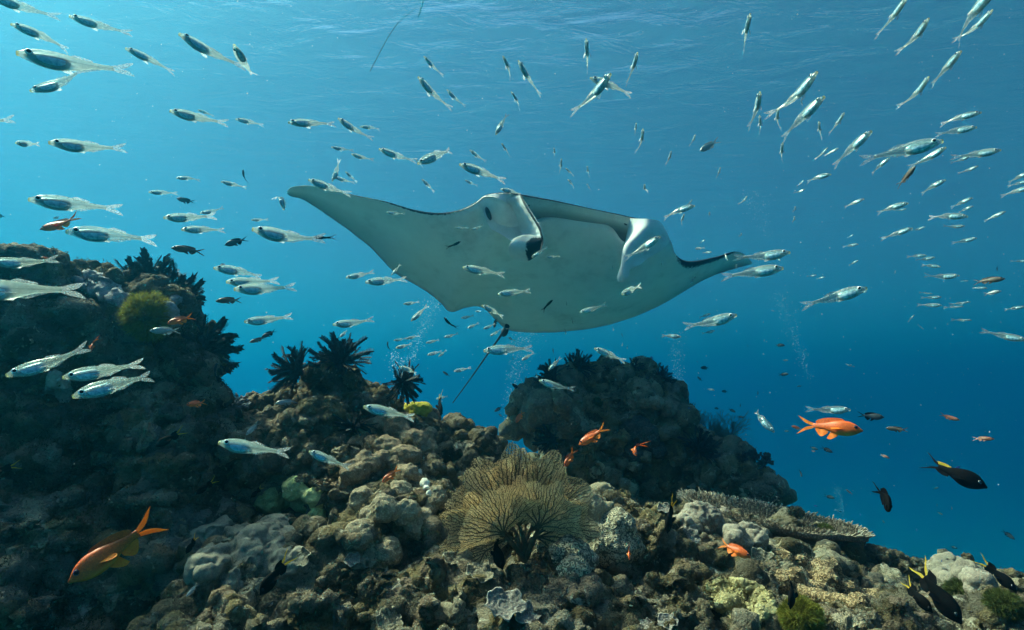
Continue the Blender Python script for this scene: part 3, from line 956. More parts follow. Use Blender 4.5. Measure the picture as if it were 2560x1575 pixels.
def sea_fan():
    m, nt, out = mat('sea_fan_shaded_brown')
    b = nd(nt, 'ShaderNodeBsdfPrincipled', Roughness=.85)
    tc = nd(nt, 'ShaderNodeTexCoord'); n1 = nd(nt, 'ShaderNodeTexNoise', Scale=60.0, Detail=3.0)
    nt.links.new(tc.outputs['Object'], n1.inputs['Vector'])
    nt.links.new(ramp(nt, n1.outputs[0], [(.3, (.075, .05, .025)), (.7, (.17, .12, .06))]), b.inputs['Base Color'])  # dark brown: shade on the front branches is put into the colour
    nt.links.new(b.outputs[0], out.inputs['Surface'])
    lit_sheet, nt, out = mat('sea_fan_lit_sheet')
    b = nd(nt, 'ShaderNodeBsdfPrincipled', Roughness=.9)
    tc = nd(nt, 'ShaderNodeTexCoord'); n1 = nd(nt, 'ShaderNodeTexNoise', Scale=9.0, Detail=4.0); vo = nd(nt, 'ShaderNodeTexVoronoi', Scale=70.0)
    for n in (n1, vo): nt.links.new(tc.outputs['Object'], n.inputs['Vector'])
    c = ramp(nt, n1.outputs[0], [(.3, (.56, .39, .19)), (.7, (.80, .62, .36))])  # tan of sunlit blades behind, painted on the added sheet
    nt.links.new(c, b.inputs['Base Color'])
    tl = nd(nt, 'ShaderNodeBsdfTranslucent'); nt.links.new(c, tl.inputs['Color'])
    m1 = nd(nt, 'ShaderNodeMixShader', Fac=.45); nt.links.new(b.outputs[0], m1.inputs[1]); nt.links.new(tl.outputs[0], m1.inputs[2])
    tr = nd(nt, 'ShaderNodeBsdfTransparent')
    m2 = nd(nt, 'ShaderNodeMixShader'); nt.links.new(ramp(nt, vo.outputs['Distance'], [(.50, (0, 0, 0)), (.60, (1, 1, 1))]), m2.inputs[0])
    nt.links.new(m1.outputs[0], m2.inputs[1]); nt.links.new(tr.outputs[0], m2.inputs[2]); nt.links.new(m2.outputs[0], out.inputs['Surface'])
    root = bpy.data.objects.new('sea_fan', None); COL.objects.link(root)
    base = P(1308, 1385, 1.33)
    root.location = base
    tag(root, 'bushy tan sea fan with lacy overlapping blades in the middle foreground', 'sea fan')
    temps = []
    for s, sp in ((1, .62), (2, .85), (3, 1.15)):
        V, F, M_ = fan_template(s, sp); temps.append(mesh_np('blade', V, F, [m, lit_sheet], smooth=False, midx=M_))
    pxm = 1.33 / FPX
    # start px,py | length px | in-plane angle (deg, + = right) | yaw | lean towards the camera | depth shift | template | width
    blades = [(1290, 1330, 195, -50, 14, .10, .035, 1, .95), (1300, 1320, 212, -18, -8, .02, .06, 1, .95), (1312, 1320, 208, 14, 10, .02, .065, 1, .95), (1322, 1330, 190, 44, -12, .08, .04, 1, .95),
              (1330, 1345, 165, 74, 5, .15, .02, 1, .9), (1285, 1345, 190, -82, 5, .2, .02, 1, .8),
              (1262, 1340, 128, -28, 12, .42, -.03, 2, 1.05), (1345, 1325, 135, 20, -12, .35, -.02, 2, .95), (1300, 1320, 130, -4, 6, .22, .0, 2, .85)]
    for k, (px, py, L, a, yaw, lean, dz, t, w) in enumerate(blades):
        o = link('blade', temps[t], root)
        p = P(px, py, 1.33 + dz)
        M = Matrix.Translation(p - base) @ Matrix.Rotation(PITCH, 4, 'X') @ Matrix.Rotation(math.radians(a), 4, 'Y') @ Matrix.Rotation(math.radians(yaw), 4, 'Z') @ Matrix.Rotation(lean, 4, 'X') \
            @ Matrix.Diagonal((L * pxm * w, L * pxm, L * pxm, 1))
        o.matrix_basis = M
    # stems that carry the blades
    segs = []
    for k, (px, py, L, a, yaw, lean, dz, t, w) in enumerate(blades):
        q0 = P(1308 + (k - 4) * 1.5, 1400, 1.35) - base; q1 = P(px, py, 1.33 + dz) - base
        mid_ = (q0 + q1) / 2 + Vector((0.004 * math.sin(k), 0, 0.006))
        segs += [(np.array(q0), np.array(mid_), .008, .0065), (np.array(mid_), np.array(q1), .0065, .0045)]
    V, F = tube_mesh(segs, 8)
    link('stem', mesh_np('stem', V, F, [m]), root)


def feather_star_arm(seed, m):
    rs = np.random.RandomState(seed)
    n = 64
    s = np.linspace(0, 1, n)
    c = np.stack([.10 * np.sin(s * (2.0 + .4 * seed) + seed), (.10 + .07 * seed) * s ** 2 * (1 if seed % 2 else -1), s * (1 - (.04 + .03 * seed) * s)], 1)
    segs = [(c[k], c[k + 1], .022 * (1 - .5 * s[k]), .022 * (1 - .5 * s[k + 1])) for k in range(n - 1)]
    V, F = tube_mesh(segs, 3)
    Vs, Fs = [V], [F]; off = len(V)
    for k in range(2, n):
        ln = .112 * min(1, s[k] * 6) * (1 if s[k] < .93 else .8) * rs.uniform(.92, 1.08)
        for sg in (-1, 1):
            d = np.array((sg * .74, rs.uniform(-.22, .22), .66)); d /= np.linalg.norm(d)
            a = c[k]; tipp = a + d * ln; w = np.array((0, .005, .0125))
            Vs.append(np.array([a - w, a + w, tipp + w * .7, tipp - w * .7])); Fs.append(np.array([[0, 1, 2, 3]]) + off); off += 4
    me = mesh_np('arm', np.concatenate(Vs), np.concatenate(Fs), [m], smooth=False)
    return me


def feather_stars():
    def fm(name, c0, c1):
        m, nt, out = mat(name)
        b = nd(nt, 'ShaderNodeBsdfPrincipled', Roughness=.8)
        tc = nd(nt, 'ShaderNodeTexCoord'); n1 = nd(nt, 'ShaderNodeTexNoise', Scale=9.0, Detail=3.0)
        nt.links.new(tc.outputs['Object'], n1.inputs['Vector'])
        nt.links.new(ramp(nt, n1.outputs[0], [(.35, c0), (.65, c1)]), b.inputs['Base Color'])
        nt.links.new(b.outputs[0], out.inputs['Surface'])
        return m
    mk = fm('feather_star_black', (.008, .010, .013), (.028, .034, .042))
    arms = [feather_star_arm(k, mk) for k in range(5)]
    disc = bmesh.new(); bmesh.ops.create_uvsphere(disc, u_segments=10, v_segments=6, radius=.12)
    dm = bpy.data.meshes.new('disc'); disc.to_mesh(dm); disc.free(); dm.materials.append(mk)
    spots = [  # px, py, arm length px, distance, axis angle (deg from right, up positive), cone half-angle, towards camera, arms, label
        (372, 712, 92, 1.86, 92, 88, .25, 40, 'dark feather star spread like a crown on top of the left outcrop'),
        (425, 752, 95, 1.84, 18, 70, .25, 38, 'dark feather star fanned to the right below the top of the left outcrop'),
        (498, 878, 98, 1.78, 2, 72, .15, 40, 'striped feather star with long arms on the right flank of the left outcrop'),
        (748, 928, 76, 1.93, 165, 85, .35, 40, 'black feather star with arms to the left on the middle ridge'),
        (850, 905, 84, 2.0, 88, 88, .4, 48, 'largest black feather star on the peak of the middle ridge'),
        (1005, 955, 60, 1.95, -30, 115, .3, 40, 'black feather star hanging on the right shoulder of the middle ridge'),
        (885, 1062, 58, 1.80, -60, 100, .8, 36, 'black feather star tucked in the hollow among brown lobed corals'),
        (1385, 945, 50, 3.15, 145, 80, .2, 34, 'feather star on the upper left corner of the far outcrop'),
        (1442, 925, 52, 3.3, 85, 80, .2, 36, 'dark feather star lying along the top of the far outcrop'),
        (1530, 925, 27, 3.35, 95, 85, .2, 22, 'small feather star at the middle of the far outcrop crest'),
        (1585, 920, 28, 3.35, 70, 80, .2, 22, 'small feather star right of the far outcrop crest'),
        (1652, 945, 40, 3.3, 5, 100, .2, 32, 'lone feather star on the right shoulder of the far outcrop'),
        (1385, 1095, 55, 3.05, 195, 80, .3, 38, 'black feather star under the overhang beside the sea fan'),
        (1306, 1030, 24, 3.2, 185, 80, .1, 20, 'small feather star on the left rim of the far outcrop overhang'),
        (1745, 1125, 58, 3.0, 60, 90, .4, 36, 'dark flattened feather star in front of the soft coral bush'),
    ]
    rs = np.random.RandomState(3)
    for (px, py, L, d, ang, half, cam_, n, label) in spots:
        root = bpy.data.objects.new('feather_star', None); COL.objects.link(root)
        root.location = P(px, py, d)
        tag(root, label, 'feather star', 'dark feather stars perched on the reef')
        S = L / FPX * d
        a = math.radians(ang)
        axis = (RIGHT * math.cos(a) + CUP * math.sin(a) - FWD * cam_).normalized()
        do = link('disc', dm, root); do.scale = (S, S, S)
        n = int(n * 1.9)
        for k in range(n):
            th = math.radians(half) * math.sqrt((k + .5) / n); ph = k * 2.39996 + rs.uniform(-.3, .3)
            x, y, z = frame(axis, FWD)
            v = (z * math.cos(th) + (x * math.cos(ph) + y * math.sin(ph)) * math.sin(th)).normalized()
            o = link('arm', arms[rs.randint(5)], root)
            ax = frame(v, axis)
            R = Matrix((ax[0], ax[1], ax[2])).transposed().to_4x4()
            s = S * rs.uniform(.62, 1.1)
            o.matrix_basis = R @ Matrix.Rotation(rs.uniform(-.8, .8), 4, 'Z') @ Matrix.Diagonal((s * rs.uniform(.8, 1.05), s, s, 1))


def hair_mat(name, c0, c1):
    m, nt, out = mat(name)
    b = nd(nt, 'ShaderNodeBsdfPrincipled', Roughness=.8)
    b.inputs['Specular IOR Level'].default_value = 0.2
    tc = nd(nt, 'ShaderNodeTexCoord'); n1 = nd(nt, 'ShaderNodeTexNoise', Scale=38.0, Detail=3.0)
    nt.links.new(tc.outputs['Object'], n1.inputs['Vector'])
    nt.links.new(ramp(nt, n1.outputs[0], [(.3, c0), (.7, c1)]), b.inputs['Base Color'])
    tl = nd(nt, 'ShaderNodeBsdfTranslucent'); nt.links.new(ramp(nt, n1.outputs[0], [(.3, c0), (.7, c1)]), tl.inputs['Color'])
    mx = nd(nt, 'ShaderNodeMixShader', Fac=.35)
    nt.links.new(b.outputs[0], mx.inputs[1]); nt.links.new(tl.outputs[0], mx.inputs[2])
    nt.links.new(mx.outputs[0], out.inputs['Surface'])
    return m


def blades_np(base, dirs, lens, width, rs, bend=.35):
    """thin tapering two-piece blades; base n x 3"""
    n = len(base)
    side = np.cross(dirs, rs.normal(size=(n, 3))); side /= np.linalg.norm(side, axis=1)[:, None] + 1e-9
    w = side * width
    midp = base + dirs * (lens * .55)[:, None]
    tip = base + dirs * lens[:, None] + np.cross(dirs, side) * (lens * bend * rs.uniform(-1, 1, n))[:, None] + np.array((0, 0, -.12)) * lens[:, None]
    V = np.stack([base - w, base + w, midp + w * .8, midp - w * .8, tip], 1).reshape(-1, 3)
    o = (np.arange(n) * 5)[:, None]
    return V, [*(o + np.array([[0, 1, 2, 3]])).tolist(), *(o + np.array([[3, 2, 4]])).tolist()]


def algae_ball(label, px, py, r_px, m, squash=.9, n=5200, hair=.34, axis=None, seed=0, d=None):
    h = hit(px, py, 10)
    p, nrm, dd = h
    R = r_px / FPX * dd
    rs = np.random.RandomState(seed)
    root = bpy.data.objects.new('algae_tuft', None); COL.objects.link(root)
    root.location = p + nrm * R * .15
    tag(root, label, 'algae')
    v = rs.normal(size=(n, 3)); v /= np.linalg.norm(v, axis=1)[:, None]
    lump = 1 + .34 * fbm(v * 1.9 + seed * 3, 2)
    base = v * (R * .70 * lump)[:, None] * (1, 1, squash)
    clump = np.stack([perlin(v * 7 + 1), perlin(v * 7 + 20), perlin(v * 7 + 40)], 1)
    dr = v + clump * .9 + rs.normal(size=(n, 3)) * .12 + np.array((0, 0, .25)); dr /= np.linalg.norm(dr, axis=1)[:, None]
    V, F = blades_np(base, dr, R * hair * rs.uniform(.6, 1.25, n), R * .012, rs)
    o = link('fronds', mesh_np('fronds', V, F, [m], smooth=False), root); o['kind'] = 'stuff'
    bm = bmesh.new(); bmesh.ops.create_icosphere(bm, subdivisions=4, radius=1)
    q = np.array([x.co[:] for x in bm.verts]); lump = 1 + .34 * fbm(q * 1.9 + seed * 3, 2)
    for x, l in zip(bm.verts, lump): x.co = Vector((x.co.x * l * R * .74, x.co.y * l * R * .74, x.co.z * l * R * .74 * squash))
    me = bpy.data.meshes.new('core'); bm.to_mesh(me); bm.free(); me.materials.append(m)
    link('core', me, root)


def conform(name, label, cat, poly, m, off=.008, lump=.006, lscale=60.0, res=2.2, ragged=5.0):
    """a crust that follows the rock inside an outline"""
    poly = np.array(poly, float)
    x0, y0 = poly.min(0) - 4; x1, y1 = poly.max(0) + 4
    xs = np.arange(x0, x1, res); ys = np.arange(y0, y1, res)
    idx = {}; V = []; D = []
    a = poly; b = np.roll(poly, -1, 0)
    for i, x in enumerate(xs):
        for j, y in enumerate(ys):
            q = np.array((x, y))
            ap = q - a; ab = b - a
            t = np.clip((ap * ab).sum(1) / (ab * ab).sum(1), 0, 1)
            dist = np.sqrt(((ap - ab * t[:, None]) ** 2).sum(1)).min()
            cr = ((a[:, 1] > y) != (b[:, 1] > y)) & (x < (b[:, 0] - a[:, 0]) * (y - a[:, 1]) / (b[:, 1] - a[:, 1] + 1e-9) + a[:, 0])
            s = dist if cr.sum() % 2 else -dist
            s += ragged * mnoise.noise(Vector((x * .06, y * .06, 3)))
            if s < -res: continue
            h = hit(x, y)
            if h is None: continue
            idx[i, j] = len(V); V.append(np.array(h[0]) + np.array(h[1]) * (off if s > res else (off * .3 if s > 0 else -off))); D.append(s)
    F = [[idx[i, j], idx[i, j + 1], idx[i + 1, j + 1], idx[i + 1, j]] for (i, j) in list(idx) if (i + 1, j) in idx and (i, j + 1) in idx and (i + 1, j + 1) in idx]
    V = np.array(V); F = np.array(F)
    F = F[np.linalg.norm(V[F].max(1) - V[F].min(1), axis=1) < .05]
    lab = np.arange(len(V))                 # keep the largest connected piece
    for _ in range(400):
        l2 = lab.copy(); mn = lab[F].min(1)
        for q in range(4): np.minimum.at(l2, F[:, q], mn)
        if (l2 == lab).all(): break
        lab = l2
    best = np.bincount(lab[F[:, 0]]).argmax(); F = F[lab[F[:, 0]] == best]
    N = normals(V, F); N[(N * (np.array(V))).sum(1) > 0] *= -1
    f1, f2 = worley(V * lscale)
    hh = lump * (.6 - f1) + lump * 1.2 * fbm(V * lscale * .35, 2)
    V = V + N * (hh * np.clip(np.array(D) / 6, 0, 1))[:, None]
    c = V.mean(0)
    o = link(name, mesh_np(name, V - c, F, [m])); o.location = c
    set_attr(o.data, 'tip', np.clip(.3 + hh / lump, 0, 1) * .7)
    tag(o, label, cat)


def bush(name, label, cat, px, py, d, h_m, m, depth=6, spread=.55, seed=0, r0=.012, first=5, flat=.5, wid=1.0, taper=.66):
    rs = np.random.RandomState(seed)
    segs = []
    def grow(p, dr, L, r, k):
        q = p + dr * L
        segs.append((np.array(p), np.array(q), r, r * .78))
        if k == 0:
            return
        for _ in range(2 if rs.rand() < .65 else 3):
            nd2 = Vector(dr) + Vector((rs.normal() * spread * wid, rs.normal() * spread * flat, rs.normal() * spread * .6 + .12))
            grow(q, nd2.normalized(), L * rs.uniform(.62, .95), r * taper, k - 1)
    for k in range(first):
        dr = Vector((rs.uniform(-1, 1) * wid, rs.uniform(-.6, .6), 1.0)).normalized()
        grow(Vector((rs.uniform(-.03, .03), rs.uniform(-.03, .03), 0)), dr, h_m * .24, r0, depth)
    V, F = tube_mesh(segs, 4)
    o = link(name, mesh_np(name, V, F, [m])); o.location = P(px, py, d)
    tag(o, label, cat)
    return o


def build_corals():
    brown = coral_mat('brown_lobed_coral', (.13, .095, .06), (.22, .17, .115), (.40, .34, .25), 230, .7)
    pale = coral_mat('pale_beige_coral', (.17, .14, .095), (.27, .235, .165), (.50, .46, .35), 190, .8)
    honey = coral_mat('honeycomb_coral', (.17, .155, .11), (.36, .34, .26), (.60, .58, .46), 125, 1.0, ring=True)
    green = coral_mat('green_coral', (.24, .29, .12), (.40, .45, .22), (.62, .66, .40), 230, .7)
    grey = coral_mat('grey_leather_coral', (.095, .095, .08), (.165, .16, .135), (.33, .32, .27), 320, .5)
    lump = coral_mat('grey_lumpy_coral', (.12, .10, .085), (.20, .175, .15), (.42, .38, .32), 260, .7)
    tan = coral_mat('tan_knob_coral', (.20, .13, .065), (.33, .235, .13), (.50, .40, .26), 110, .9, ring=True)
    blue = coral_mat('blue_grey_coral', (.12, .14, .17), (.20, .225, .26), (.38, .41, .45), 240, .6)
    dark = coral_mat('dark_polyp_coral', (.035, .04, .045), (.07, .075, .08), (.16, .165, .16), 90, .9)
    farb = coral_mat('far_brown_coral', (.09, .08, .06), (.16, .145, .11), (.28, .26, .2), 70, .8)

    lobed_coral('lobed_coral', 'brown coral of many rounded lobes on the ridge left of the sea fan', 'coral',
                [(905, 1080, 27), (948, 1065, 30), (990, 1075, 33), (1030, 1092, 34), (1062, 1122, 30), (1012, 1130, 33), (962, 1115, 30), (922, 1130, 30), (1078, 1085, 24), (890, 1108, 24), (1112, 1112, 22), (1045, 1155, 24), (985, 1155, 22)], brown, .0035, 190, .0022)
    lobed_coral('lobed_coral', 'long knuckled brown coral ridge below the rounded lobes', 'coral',
                [(885, 1172, 30), (918, 1152, 32), (958, 1142, 27), (988, 1162, 26), (1012, 1184, 27), (905, 1198, 25), (1040, 1200, 22), (870, 1200, 22)], brown, .0035, 190, .0022, sub=.4)
    lobed_coral('lobed_coral', 'pale bumpy coral heads crowded in front of the left side of the fan', 'coral',
                [(965, 1256, 36), (1010, 1228, 32), (905, 1240, 30), (1018, 1274, 32), (1084, 1243, 30), (948, 1312, 36), (892, 1326, 34), (975, 1370, 36), (1030, 1320, 28), (920, 1285, 30), (1060, 1290, 26)], pale, .0034, 150, .0030)
    lobed_coral('lobed_coral', 'pale stubbly coral knobs against the right side of the fan', 'coral',
                [(1456, 1262, 46), (1491, 1230, 40), (1436, 1292, 34), (1472, 1296, 38), (1505, 1268, 32)], pale, .0034, 150, .0030)
    lobed_coral('honeycomb_coral', 'pale honeycomb coral with open cups right of the fan stem', 'coral',
                [(1526, 1312, 48), (1491, 1343, 54), (1543, 1353, 54), (1582, 1362, 36), (1456, 1386, 44), (1438, 1411, 34), (1381, 1345, 48), (1409, 1364, 38)], honey, .0032, 125, .0026)
    lobed_coral('lobed_coral', 'bright green lobed coral on the left of the slope', 'coral',
                [(736, 1219, 30), (678, 1254, 37), (660, 1277, 30), (708, 1243, 30), (763, 1247, 34), (785, 1233, 22), (789, 1289, 24)], green, .0030, 190, .0018)
    lobed_coral('leather_coral', 'grey folded leather coral below the green coral', 'coral',
                [(666, 1360, 74), (622, 1395, 56), (690, 1310, 38), (540, 1328, 48), (556, 1388, 48), (719, 1415, 52), (666, 1432, 56), (598, 1448, 34), (526, 1412, 34), (600, 1330, 30)], grey, .0036, 0, 0, rough=.020, rscale=19)
    lobed_coral('lumpy_coral', 'lumpy grey coral with a scalloped edge left of the table coral', 'coral',
                [(1735, 1290, 37), (1770, 1297, 34), (1721, 1316, 30), (1819, 1270, 17), (1805, 1288, 22), (1868, 1332, 31), (1847, 1344, 29), (1889, 1344, 22), (1823, 1332, 27)], lump, .0034, 210, .0018, rough=.010, rscale=42, sub=.45)
    lobed_coral('knob_coral', 'tan coral of cup-like knobs spread over the right slope', 'coral',
                [(1952, 1384, 25), (2001, 1397, 27), (2015, 1414, 25), (2054, 1418, 27), (2043, 1439, 25), (2079, 1442, 25), (1959, 1449, 24), (2037, 1467, 24), (2008, 1481, 25), (2121, 1474, 28), (2184, 1484, 28), (2085, 1411, 21), (1985, 1430, 22), (2150, 1500, 25)], tan, .0036, 80, .004, sub=.35)
    lobed_coral('dome_coral', 'smooth grey coral dome at the far right end of the slope', 'coral',
                [(2401, 1434, 44), (2373, 1436, 34), (2436, 1438, 36), (2340, 1440, 24), (2460, 1446, 26)], lump, .005, 0, 0, rough=.013, rscale=34, sub=.45)
    lobed_coral('brain_coral', 'rounded brown coral bulging from the left of the far outcrop', 'coral',
                [(1361, 1000, 46), (1340, 1040, 40), (1405, 1055, 34), (1330, 1010, 26)], farb, .009, 60, .006)
    lobed_coral('lobed_coral', 'column of small brown lobes on the face of the far outcrop', 'coral',
                [(1410, 1002, 22), (1421, 1020, 20), (1408, 1040, 18), (1430, 1048, 20), (1445, 1000, 18), (1416, 1068, 16)], farb, .008, 60, .005)
    lobed_coral('dark_dome_coral', 'dark blue-grey polyp dome midway up the far outcrop', 'coral',
                [(1597, 1064, 42), (1575, 1078, 26), (1622, 1080, 28)], dark, .009, 55, .008)
    lobed_coral('dark_dome_coral', 'dark polyp dome lower on the far outcrop behind the orange fish', 'coral',
                [(1612, 1112, 38), (1585, 1122, 24), (1640, 1124, 24)], dark, .009, 55, .008)
    lobed_coral('blue_coral', 'blue-grey knobs under the algae on the left outcrop', 'coral',
                [(418, 770, 26), (428, 800, 22), (405, 812, 20), (440, 742, 14)], blue, .006, 0, 0, rough=.005, rscale=34)
    lobed_coral('yellow_sponge', 'smooth yellow sponge on the ridge edge below the hanging feather star', 'sponge',
                [(1030, 1022, 18), (1050, 1016, 22), (1064, 1020, 18)], coral_mat('yellow_sponge', (.30, .27, .02), (.42, .38, .04), (.55, .5, .12), 300, .3), .0035, 0, 0, lift=.7)
    for k, (px, py, r, lb) in enumerate([(1048, 1180, 7, 'tiny white sea squirt, topmost of three left of the fan'), (1063, 1211, 13, 'biggest white sea squirt left of the fan'), (1074, 1236, 9, 'white sea squirt, lowest of three left of the fan')]):
        lobed_coral('sea_squirt', lb, 'sea squirt', [(px, py, r), (px + 3, py + r * .9, r * .7)], coral_mat('sea_squirt_white', (.5, .52, .46), (.62, .64, .58), (.8, .8, .75), 400, .2), .0022, lift=.8, group='white sea squirts beside the fan')

    # crusts that follow the rock
    conform('encrusting_coral', 'blue-grey encrusting coral over the top of the left outcrop', 'coral',
            [(176, 694), (225, 676), (262, 690), (300, 716), (336, 752), (338, 776), (300, 774), (262, 752), (222, 738), (190, 722)], blue, .012, .012, 38)
    conform('sponge_crust', 'pale grey sponge patch on the shaded face of the left outcrop', 'sponge',
            [(118, 932), (140, 925), (178, 950), (180, 975), (170, 1012), (148, 1015), (140, 990), (108, 985), (112, 958)], coral_mat('pale_grey_sponge', (.30, .27, .24), (.38, .35, .31), (.5, .47, .43), 90, .3), .010, .003, 40)
    conform('yellow_turf_crust', 'patchy yellow-green crust on the lower right slope', 'algae',
            [(1760, 1455), (1820, 1440), (1880, 1450), (1930, 1480), (1950, 1530), (1900, 1560), (1830, 1555), (1775, 1520)], coral_mat('yellow_crust', (.12, .105, .045), (.30, .27, .13), (.50, .47, .30), 150, .9), .004, .006, 70, ragged=7.0)

    # ruffled plates
    plm = coral_mat('plate_coral_brown', (.10, .09, .068), (.17, .155, .115), (.46, .44, .36), 260, .5)
    plg = coral_mat('plate_coral_grey', (.11, .105, .098), (.18, .17, .16), (.44, .42, .39), 260, .5)
    for k, (px, py, r, mm, lb) in enumerate([
            (1130, 1398, 26, plm, 'small ruffled plate coral, lowest of the three below the fan left edge'), (1152, 1345, 25, plm, 'ruffled plate coral just under the left edge of the fan'),
            (1200, 1432, 37, plm, 'large brown plate coral with pale rim below the fan'), (1262, 1508, 52, plg, 'broad grey plate coral at the bottom below the fan'),
            (1318, 1533, 34, plg, 'grey plate coral joined to the right of the broad one at the bottom'), (882, 1398, 20, plg, 'small white rimmed plate coral left of the pale coral heads'),
            (1618, 1562, 20, plg, 'little round plate coral at the bottom edge of the slope'), (1722, 1342, 26, plg, 'scalloped plate coral hanging under the lumpy grey coral'),
            (1905, 1402, 36, plm, 'thin plate coral under the orange fish on the right slope'), (1668, 1552, 26, plg, 'grey plate coral right of the little round one at the bottom'),
            (976, 1548, 36, plm, 'curled plate coral at the bottom left of the middle slope'), (1225, 1402, 20, plm, 'dark plate coral in the shade between fan and large plate'),
            (1660, 1270, 18, plg, 'tiny plate coral on the crest right of the honeycomb coral'), (760, 1392, 26, plm, 'shaded plate coral at the right side of the leather coral')]):
        plate_coral(lb, px, py, r, mm, ang=k * 1.3, tilt=.28, seed=k)

    sea_fan()
    feather_stars()

    yel = hair_mat('yellow_green_algae', (.12, .115, .015), (.33, .31, .05))
    olive = hair_mat('olive_algae', (.05, .06, .012), (.13, .14, .03))
    algae_ball('shaggy yellow-green algae clump hanging on the left outcrop', 372, 786, 54, yel, 1.15, 7000, .42, seed=1)
    algae_ball('round hairy yellow-green algae ball at the bottom right', 2008, 1545, 56, yel, 1.0, 9000, .30, seed=2)
    algae_ball('dark olive algae ball on the right slope behind the big black fish', 2401, 1480, 44, olive, .8, 5000, .3, seed=3)
    algae_ball('olive algae ball at the lower right edge', 2506, 1520, 48, olive, .8, 5000, .3, seed=4)
    algae_ball('dark green tuft under the rim of the table coral', 2058, 1330, 27, olive, .9, 3000, .35, seed=5)
    algae_ball('small olive tuft on the face of the far outcrop', 1498, 1004, 17, olive, .8, 1800, .3, seed=6)
    algae_ball('brown dome of algae behind the table coral', 1985, 1268, 26, hair_mat('brown_algae', (.03, .03, .02), (.075, .07, .045)), .7, 2200, .2, seed=7)

    # table coral
    c = P(1925, 1296, 2.06); R = .325
    root = bpy.data.objects.new('table_coral', None); COL.objects.link(root); root.location = c
    tag(root, 'wide flat table coral with pale branching rim on the right slope', 'coral')
    nrm = Vector((.17, -.02, 1)).normalized()
    x, y, z = frame(nrm, Vector((0, 1, 0)))
    B = np.array([x, y, z])
    tm = coral_mat('table_coral_brown', (.075, .058, .044), (.13, .105, .08), (.45, .41, .34), 160, .8)
    nr, na = 14, 90
    rr = np.linspace(.03, 1, nr)[:, None]; aa = np.linspace(0, 2 * np.pi, na, endpoint=False)[None]
    ed = 1 + .06 * np.sin(3 * aa + 1) + .04 * np.sin(7 * aa)
    top = np.stack([rr * ed * R * np.cos(aa), rr * ed * R * np.sin(aa) * .8, .03 * rr ** 2 - .012 + 0 * aa], -1)
    low = top.copy(); low[..., 2] -= .016 + .12 * (1 - rr) ** 2
    V = np.concatenate([top, low[::-1]], 0).reshape(-1, 3) @ B
    pl = link('plate', mesh_np('plate', V, grid_faces(2 * nr, na, True), [tm]), root)
    set_attr(pl.data, 'tip', np.zeros(len(V)))
    rs = np.random.RandomState(8); segs = []; tips = []
    for k in range(2600):
        r = math.sqrt(rs.rand()); a = rs.rand() * 2 * np.pi; rim = r > .9
        e = 1 + .06 * math.sin(3 * a + 1) + .04 * math.sin(7 * a)
        p0 = np.array((r * e * R * math.cos(a), r * e * R * .8 * math.sin(a), .03 * r * r - .014))
        out_ = np.array((math.cos(a), math.sin(a) * .8, 0)) * (.9 if rim else .25)
        dv = out_ + np.array((rs.normal() * .3, rs.normal() * .3, .8 if not rim else .55)); dv /= np.linalg.norm(dv)
        L = rs.uniform(.010, .020) * (1.25 if rim else 1)
        segs.append((p0 @ B, (p0 + dv * L) @ B, .0036, .0018)); tips.append(1.2 if rim else .08)
    V, F = tube_mesh(segs, 5)
    me = mesh_np('branchlets', V, F, [tm]); set_attr(me, 'tip', np.repeat(tips, 10) * np.tile(np.repeat([.4, 1.2], 5), len(segs)))
    bo = link('branchlets', me, root); bo['kind'] = 'stuff'

    # bushes and branching corals
    soft, nt, out = mat('soft_coral_teal')
    b = nd(nt, 'ShaderNodeBsdfPrincipled', Roughness=.8); b.inputs['Base Color'].default_value = (.17, .20, .17, 1)
    tl = nd(nt, 'ShaderNodeBsdfTranslucent'); tl.inputs['Color'].default_value = (.2, .25, .2, 1)
    mx = nd(nt, 'ShaderNodeMixShader', Fac=.4); nt.links.new(b.outputs[0], mx.inputs[1]); nt.links.new(tl.outputs[0], mx.inputs[2]); nt.links.new(mx.outputs[0], out.inputs['Surface'])
    bush('soft_coral_bush', 'feathery pale soft coral bush right of the far outcrop', 'soft coral', 1752, 1165, 3.35, .30, soft, 7, .55, 4, .008, 10, .5, 1.0, .70)
    bush('branching_coral', 'dark stubby branching coral on the end of the low ledge', 'coral', 1888, 1172, 3.0, .125, dark, 4, .6, 7, .010, 9, .8, 1.6, .86)
    bush('branching_coral', 'grey finger coral in the notch beside the left outcrop', 'coral', 585, 1022, 1.88, .070, blue, 3, .6, 9, .006, 22, .9, 2.2, .9)
    bush('branching_coral', 'little brown bristly coral beside the green coral', 'coral', 815, 1222, 1.62, .050, brown, 3, .5, 12, .0042, 26, .9, 2.2, .9)
    bush('branching_coral', 'pale fringe of finger coral under the dark ledge', 'coral', 1915, 1262, 2.75, .08, farb, 3, .6, 13, .007, 22, .8, 2.0, .88)


build_corals()

